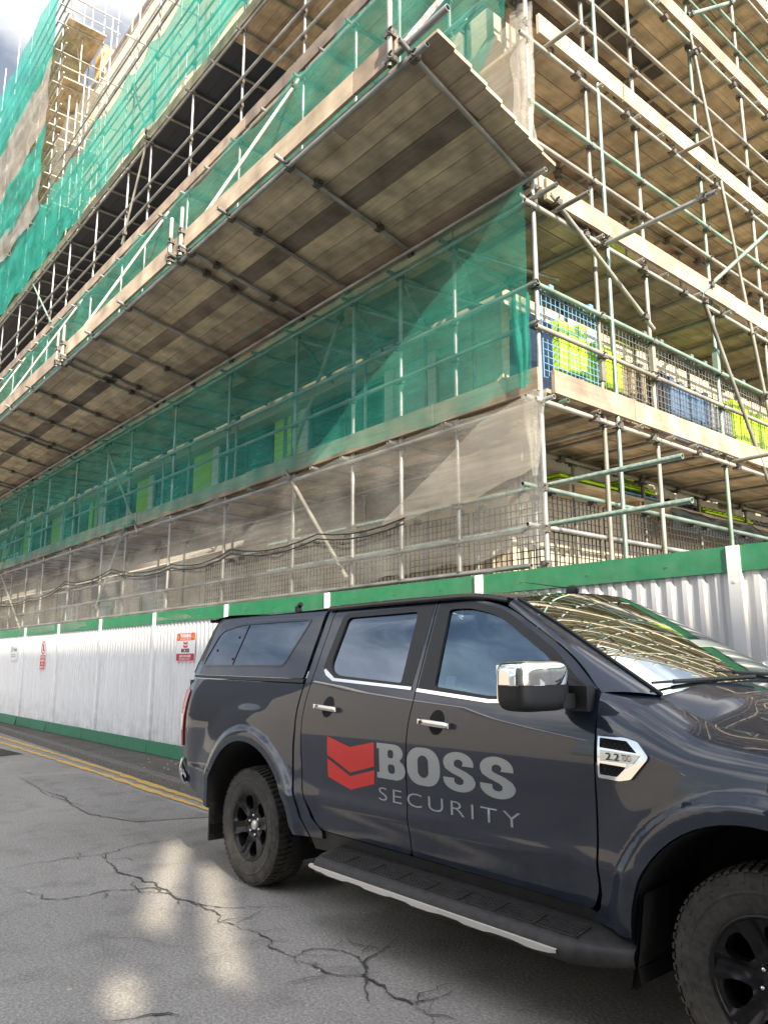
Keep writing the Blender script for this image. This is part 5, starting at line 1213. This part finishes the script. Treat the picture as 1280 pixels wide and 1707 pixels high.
lay('SECURITY', -3.515, -2.485, .742, .812, DECALG, sx=1.5, bold=-.012, space=1.25)
panel('chevron_logo', [(-4.005, 1.055), (-3.776, 1.008), (-3.548, 1.052), (-3.548, .918), (-3.776, .862), (-4.005, .945)], DECALR, K, off=.0018, rim=0, st=.03)
panel('chevron_logo', [(-4.005, .925), (-3.776, .842), (-3.548, .898), (-3.552, .822), (-3.776, .765), (-4.0, .815)], DECALR, K, off=.0018, rim=0, st=.03)
lay('2.2', -1.99, -1.925, 1.098, 1.128, BLACKP, off=.0195, bold=.01, name='badge_lettering'); lay('TDCi', -1.915, -1.87, 1.100, 1.126, BLACKP, off=.0195, name='badge_lettering')
# side steps
for sd in (-1, 1):
    m = MB(); X0, X1 = -3.97, -1.90
    def stp(u, v):
        x = X0 + (X1 - X0) * u; e = min(1, min(u / .03, (1 - u) / .10)); e = max(0, e) ** .6
        prof = [(.80, .405), (.90, .425), (.955, .418), (1.05, .400), (1.085, .385), (1.10, .350), (1.09, .312), (1.03, .300), (.90, .30), (.80, .31)]
        i = v * (len(prof) - 1); k = min(int(i), len(prof) - 2); t = i - k; a, b = prof[k][0] + (prof[k + 1][0] - prof[k][0]) * t, prof[k][1] + (prof[k + 1][1] - prof[k][1]) * t
        return (x, CY + sd * (.80 + (a - .80) * (.55 + .45 * e)), .36 + (b - .36) * (.75 + .25 * e))
    m.grid(stp, 60, 18, flip=sd < 0); st_ = part('side_step', m, BLACKP, K)
    m = MB()
    for k in range(8):
        x0 = X0 + .10 + k * .222
        for j in range(6):
            y = .958 + .019 * j; z = .4195 - .0175 * ((y - .955) / .095)
            m.obox((x0 + .10, CY + sd * y, z), (.100, 0, 0), (0, .0035, 0), (0, 0, .003))
        m.obox((x0 + .211, CY + sd * 1.005, .4125), (.0035, 0, 0), (0, .052, -sd * 0 - .009 if sd > 0 else .009), (0, 0, .003))
    part('step_tread', m, BLACKP, st_)
    m = MB(); top = []; bot = []
    n = 44
    vs = []
    for i in range(n + 1):
        u = i / n; x = X0 + .03 + (X1 - X0 - .30) * u; tt = (u * 5) % 1; dz = .014 * (1 if tt < .5 else 0) if True else 0
        e = min(1, u / .04, (1 - u) / .06)
        zt = .356; q_ = (u * 5) % 1; zb = .330 - .007 * (ss(.40, .48, q_) - ss(.92, 1.0, q_))
        y = CY + sd * 1.101
        vs += [(x, y - sd * .012, zt), (x, y + sd * .006, zt - .006), (x, y + sd * .004, zb + (zt - zb) * .3 * (1 - e)), (x, y - sd * .014, zb - .006 + (zt - zb) * .3 * (1 - e))]
    m.add(vs, [(4 * i + j, 4 * i + 4 + j, 4 * i + 5 + j, 4 * i + 1 + j) for i in range(n) for j in range(3)]); part('step_trim', m, SILVER, st_)
# wheels
def wheel(hx, sd, name='wheel'):
    yc = CY + sd * (.93 - .135); o = bpy.data.objects.new(name, None); col.objects.link(o); o.parent = K; o.location = Vector((hx, yc, .388)) - K.location
    R_ = .388
    def addp(nm, mb, mt): return part(nm, mb, mt, o)
    m = MB(); wv = .128
    prof = [(.222, -.105), (.235, -.122), (.262, -.130), (.30, -.134), (.345, -.130), (.366, -.122), (.376, -.108), (.3795, -.06), (.381, 0), (.3795, .06), (.376, .108), (.366, .122), (.345, .130), (.30, .134), (.262, .130), (.235, .122), (.222, .105)]
    m.lathe(prof, (hx, yc, .388), 'y', 72)
    nb = 64
    for i in range(nb):
        a = 2 * math.pi * i / nb
        for (y0, y1, da, w_, r0, r1) in ((.062, .122, 0, .62, .372, .3885), (-.122, -.062, .5, .62, .372, .3885), (.012, .054, .25, .7, .378, .3905), (-.054, -.012, .75, .7, .378, .3905)):
            b0 = a + da * 2 * math.pi / nb; b1 = b0 + w_ * 2 * math.pi / nb; sk = .02
            if abs(y0) > .06 or abs(y1) > .1: rr1 = r1
            P = []
            for (bb, yy) in ((b0, y0), (b1, y0), (b1 + sk, y1), (b0 + sk, y1)):
                edge = abs(yy) > .11; P.append((bb, yy, r1 - (.008 if edge else 0)))
            lo = [(hx + r0 * math.cos(b), yc + y, .388 + r0 * math.sin(b)) for b, y, r_ in P]; hi = [(hx + r_ * math.cos(b), yc + y, .388 + r_ * math.sin(b)) for b, y, r_ in P]
            m.add(lo + hi, [(0, 1, 5, 4), (1, 2, 6, 5), (2, 3, 7, 6), (3, 0, 4, 7), (4, 5, 6, 7)])
        # shoulder lugs running down the sidewall
        for s_ in (-1, 1):
            b0 = a; b1 = a + .55 * 2 * math.pi / nb; y = s_ * .131
            if i % 2: continue
            P = [(hx + r_ * math.cos(b), yc + yy, .388 + r_ * math.sin(b)) for (b, r_, yy) in ((b0, .372, s_ * .122), (b1, .372, s_ * .122), (b1, .340, s_ * .134), (b0, .340, s_ * .134))]
            m.add(P, [(0, 1, 2, 3)])
    for s_ in (1, -1): m.lathe([(.300, s_ * .1345), (.305, s_ * .137), (.312, s_ * .137), (.316, s_ * .1335)], (hx, yc, .388), 'y', 60)
    addp('tyre', m, RUBBER)
    m = MB(); s_ = sd
    m.lathe([(.232, s_ * .120), (.226, s_ * .124), (.218, s_ * .118), (.212, s_ * .095), (.200, s_ * .03), (.195, -s_ * .09), (.215, -s_ * .118)], (hx, yc, .388), 'y', 64)
    m.lathe([(.0, s_ * .0), (.16, s_ * -.01), (.197, -s_ * .02)], (hx, yc, .388), 'y', 32)
    rim = addp('rim', m, RIMM)
    th0 = math.radians(90 - 30 + (12 if hx < -3 else -8))
    def yfc(r_, a):
        g = ((a - th0) % (math.pi / 3)) / (math.pi / 3); dd = min(g, 1 - g) * math.pi / 3 * r_      # distance from the spoke axis
        y = .070 + .042 * (r_ / .21) ** 2
        if r_ > .07: y += .010 * (math.exp(-((dd - .034 - .06 * (r_ - .1)) / .009) ** 2)) - .012 * math.exp(-(dd / .018) ** 2) * ss(.09, .13, r_)
        if r_ < .085: y -= .012 * math.exp(-((r_ - .064) / .016) ** 2)
        return s_ * y
    outl = [(.219 * math.cos(t * math.pi / 60), .219 * math.sin(t * math.pi / 60)) for t in range(120)]; hl = []
    for k in range(6):
        a = th0 + math.pi / 6 + k * math.pi / 3
        def pp(r_, d): return (r_ * math.cos(a + d), r_ * math.sin(a + d))
        hl.append(rnd_poly([pp(.108, -.17), pp(.104, 0), pp(.108, .17), pp(.155, .30), pp(.196, .255), pp(.203, 0), pp(.196, -.255), pp(.155, -.30)], .018, 3))
    loops = [outl] + hl; V = []; E = []
    for lp in loops: k = len(V); V += lp; E += [(k + i, k + (i + 1) % len(lp)) for i in range(len(lp))]
    bd = list(V)
    for i in range(-22, 23):
        for j in range(-22, 23):
            p = (i * .01 + .0003 * (j % 3), j * .01 + .0003 * (i % 3))
            if math.hypot(*p) < .214 and not any(inside(p, h) for h in hl) and not near(p, bd, .005): V.append(p)
    vv, _e, ff2, *_r = delaunay_2d_cdt([Vector(p) for p in V], E, [], 0, 1e-6); tr_ = []
    for f in ff2:
        c = (sum(vv[i].x for i in f) / 3, sum(vv[i].y for i in f) / 3)
        if inside(c, outl) and not any(inside(c, h) for h in hl): tr_.append(tuple(f) if s_ < 0 else tuple(f)[::-1])
    m = MB(); m.add([(hx + v.x, yc + yfc(v.length, math.atan2(v.y, v.x)), .388 + v.y) for v in vv], tr_, True)
    for h in hl:
        n_ = len(h); m.add([(hx + x, yc + yfc(math.hypot(x, y), math.atan2(y, x)), .388 + y) for x, y in h] + [(hx + x * .97, yc + yfc(math.hypot(x, y), math.atan2(y, x)) - s_ * .045, .388 + y * .97) for x, y in h], [(i, (i + 1) % n_, n_ + (i + 1) % n_, n_ + i) for i in range(n_)], True)
    addp('spoke_face', m, RIMM)
    m = MB(); m.lathe([(.0, s_ * .090), (.026, s_ * .090), (.031, s_ * .086), (.032, s_ * .06)], (hx, yc, .388), 'y', 28); addp('centre_cap', m, SILVER)
    for k in range(6):
        a = th0 + math.pi / 6 + k * math.pi / 3; c = (hx + .064 * math.cos(a), yc + s_ * .060, .388 + .064 * math.sin(a))
        m = MB(); m.tube(c, (c[0], c[1] + s_ * .022, c[2]), .010, 6, r2=.0085); m.lathe([(.0085, 0), (.006, s_ * .006), (0, s_ * .008)], (c[0], c[1] + s_ * .022, c[2]), 'y', 8); addp('wheel_nut', m, CHROME)
for hx, _, _ in HUBS:
    for sd in (-1, 1): wheel(hx, sd)
# the roof aerial
m = MB(); def_a = Vector((-2.80, CY - .02, 1.915)); super_(m, (-2.80, CY - .02, 1.925), (.045, .018, .030), .8); m.tube(def_a + Vector((0, 0, .02)), (-3.16, CY - .02, 2.00), .0035, 6, r2=.002); part('aerial', m, BLACKP, K)
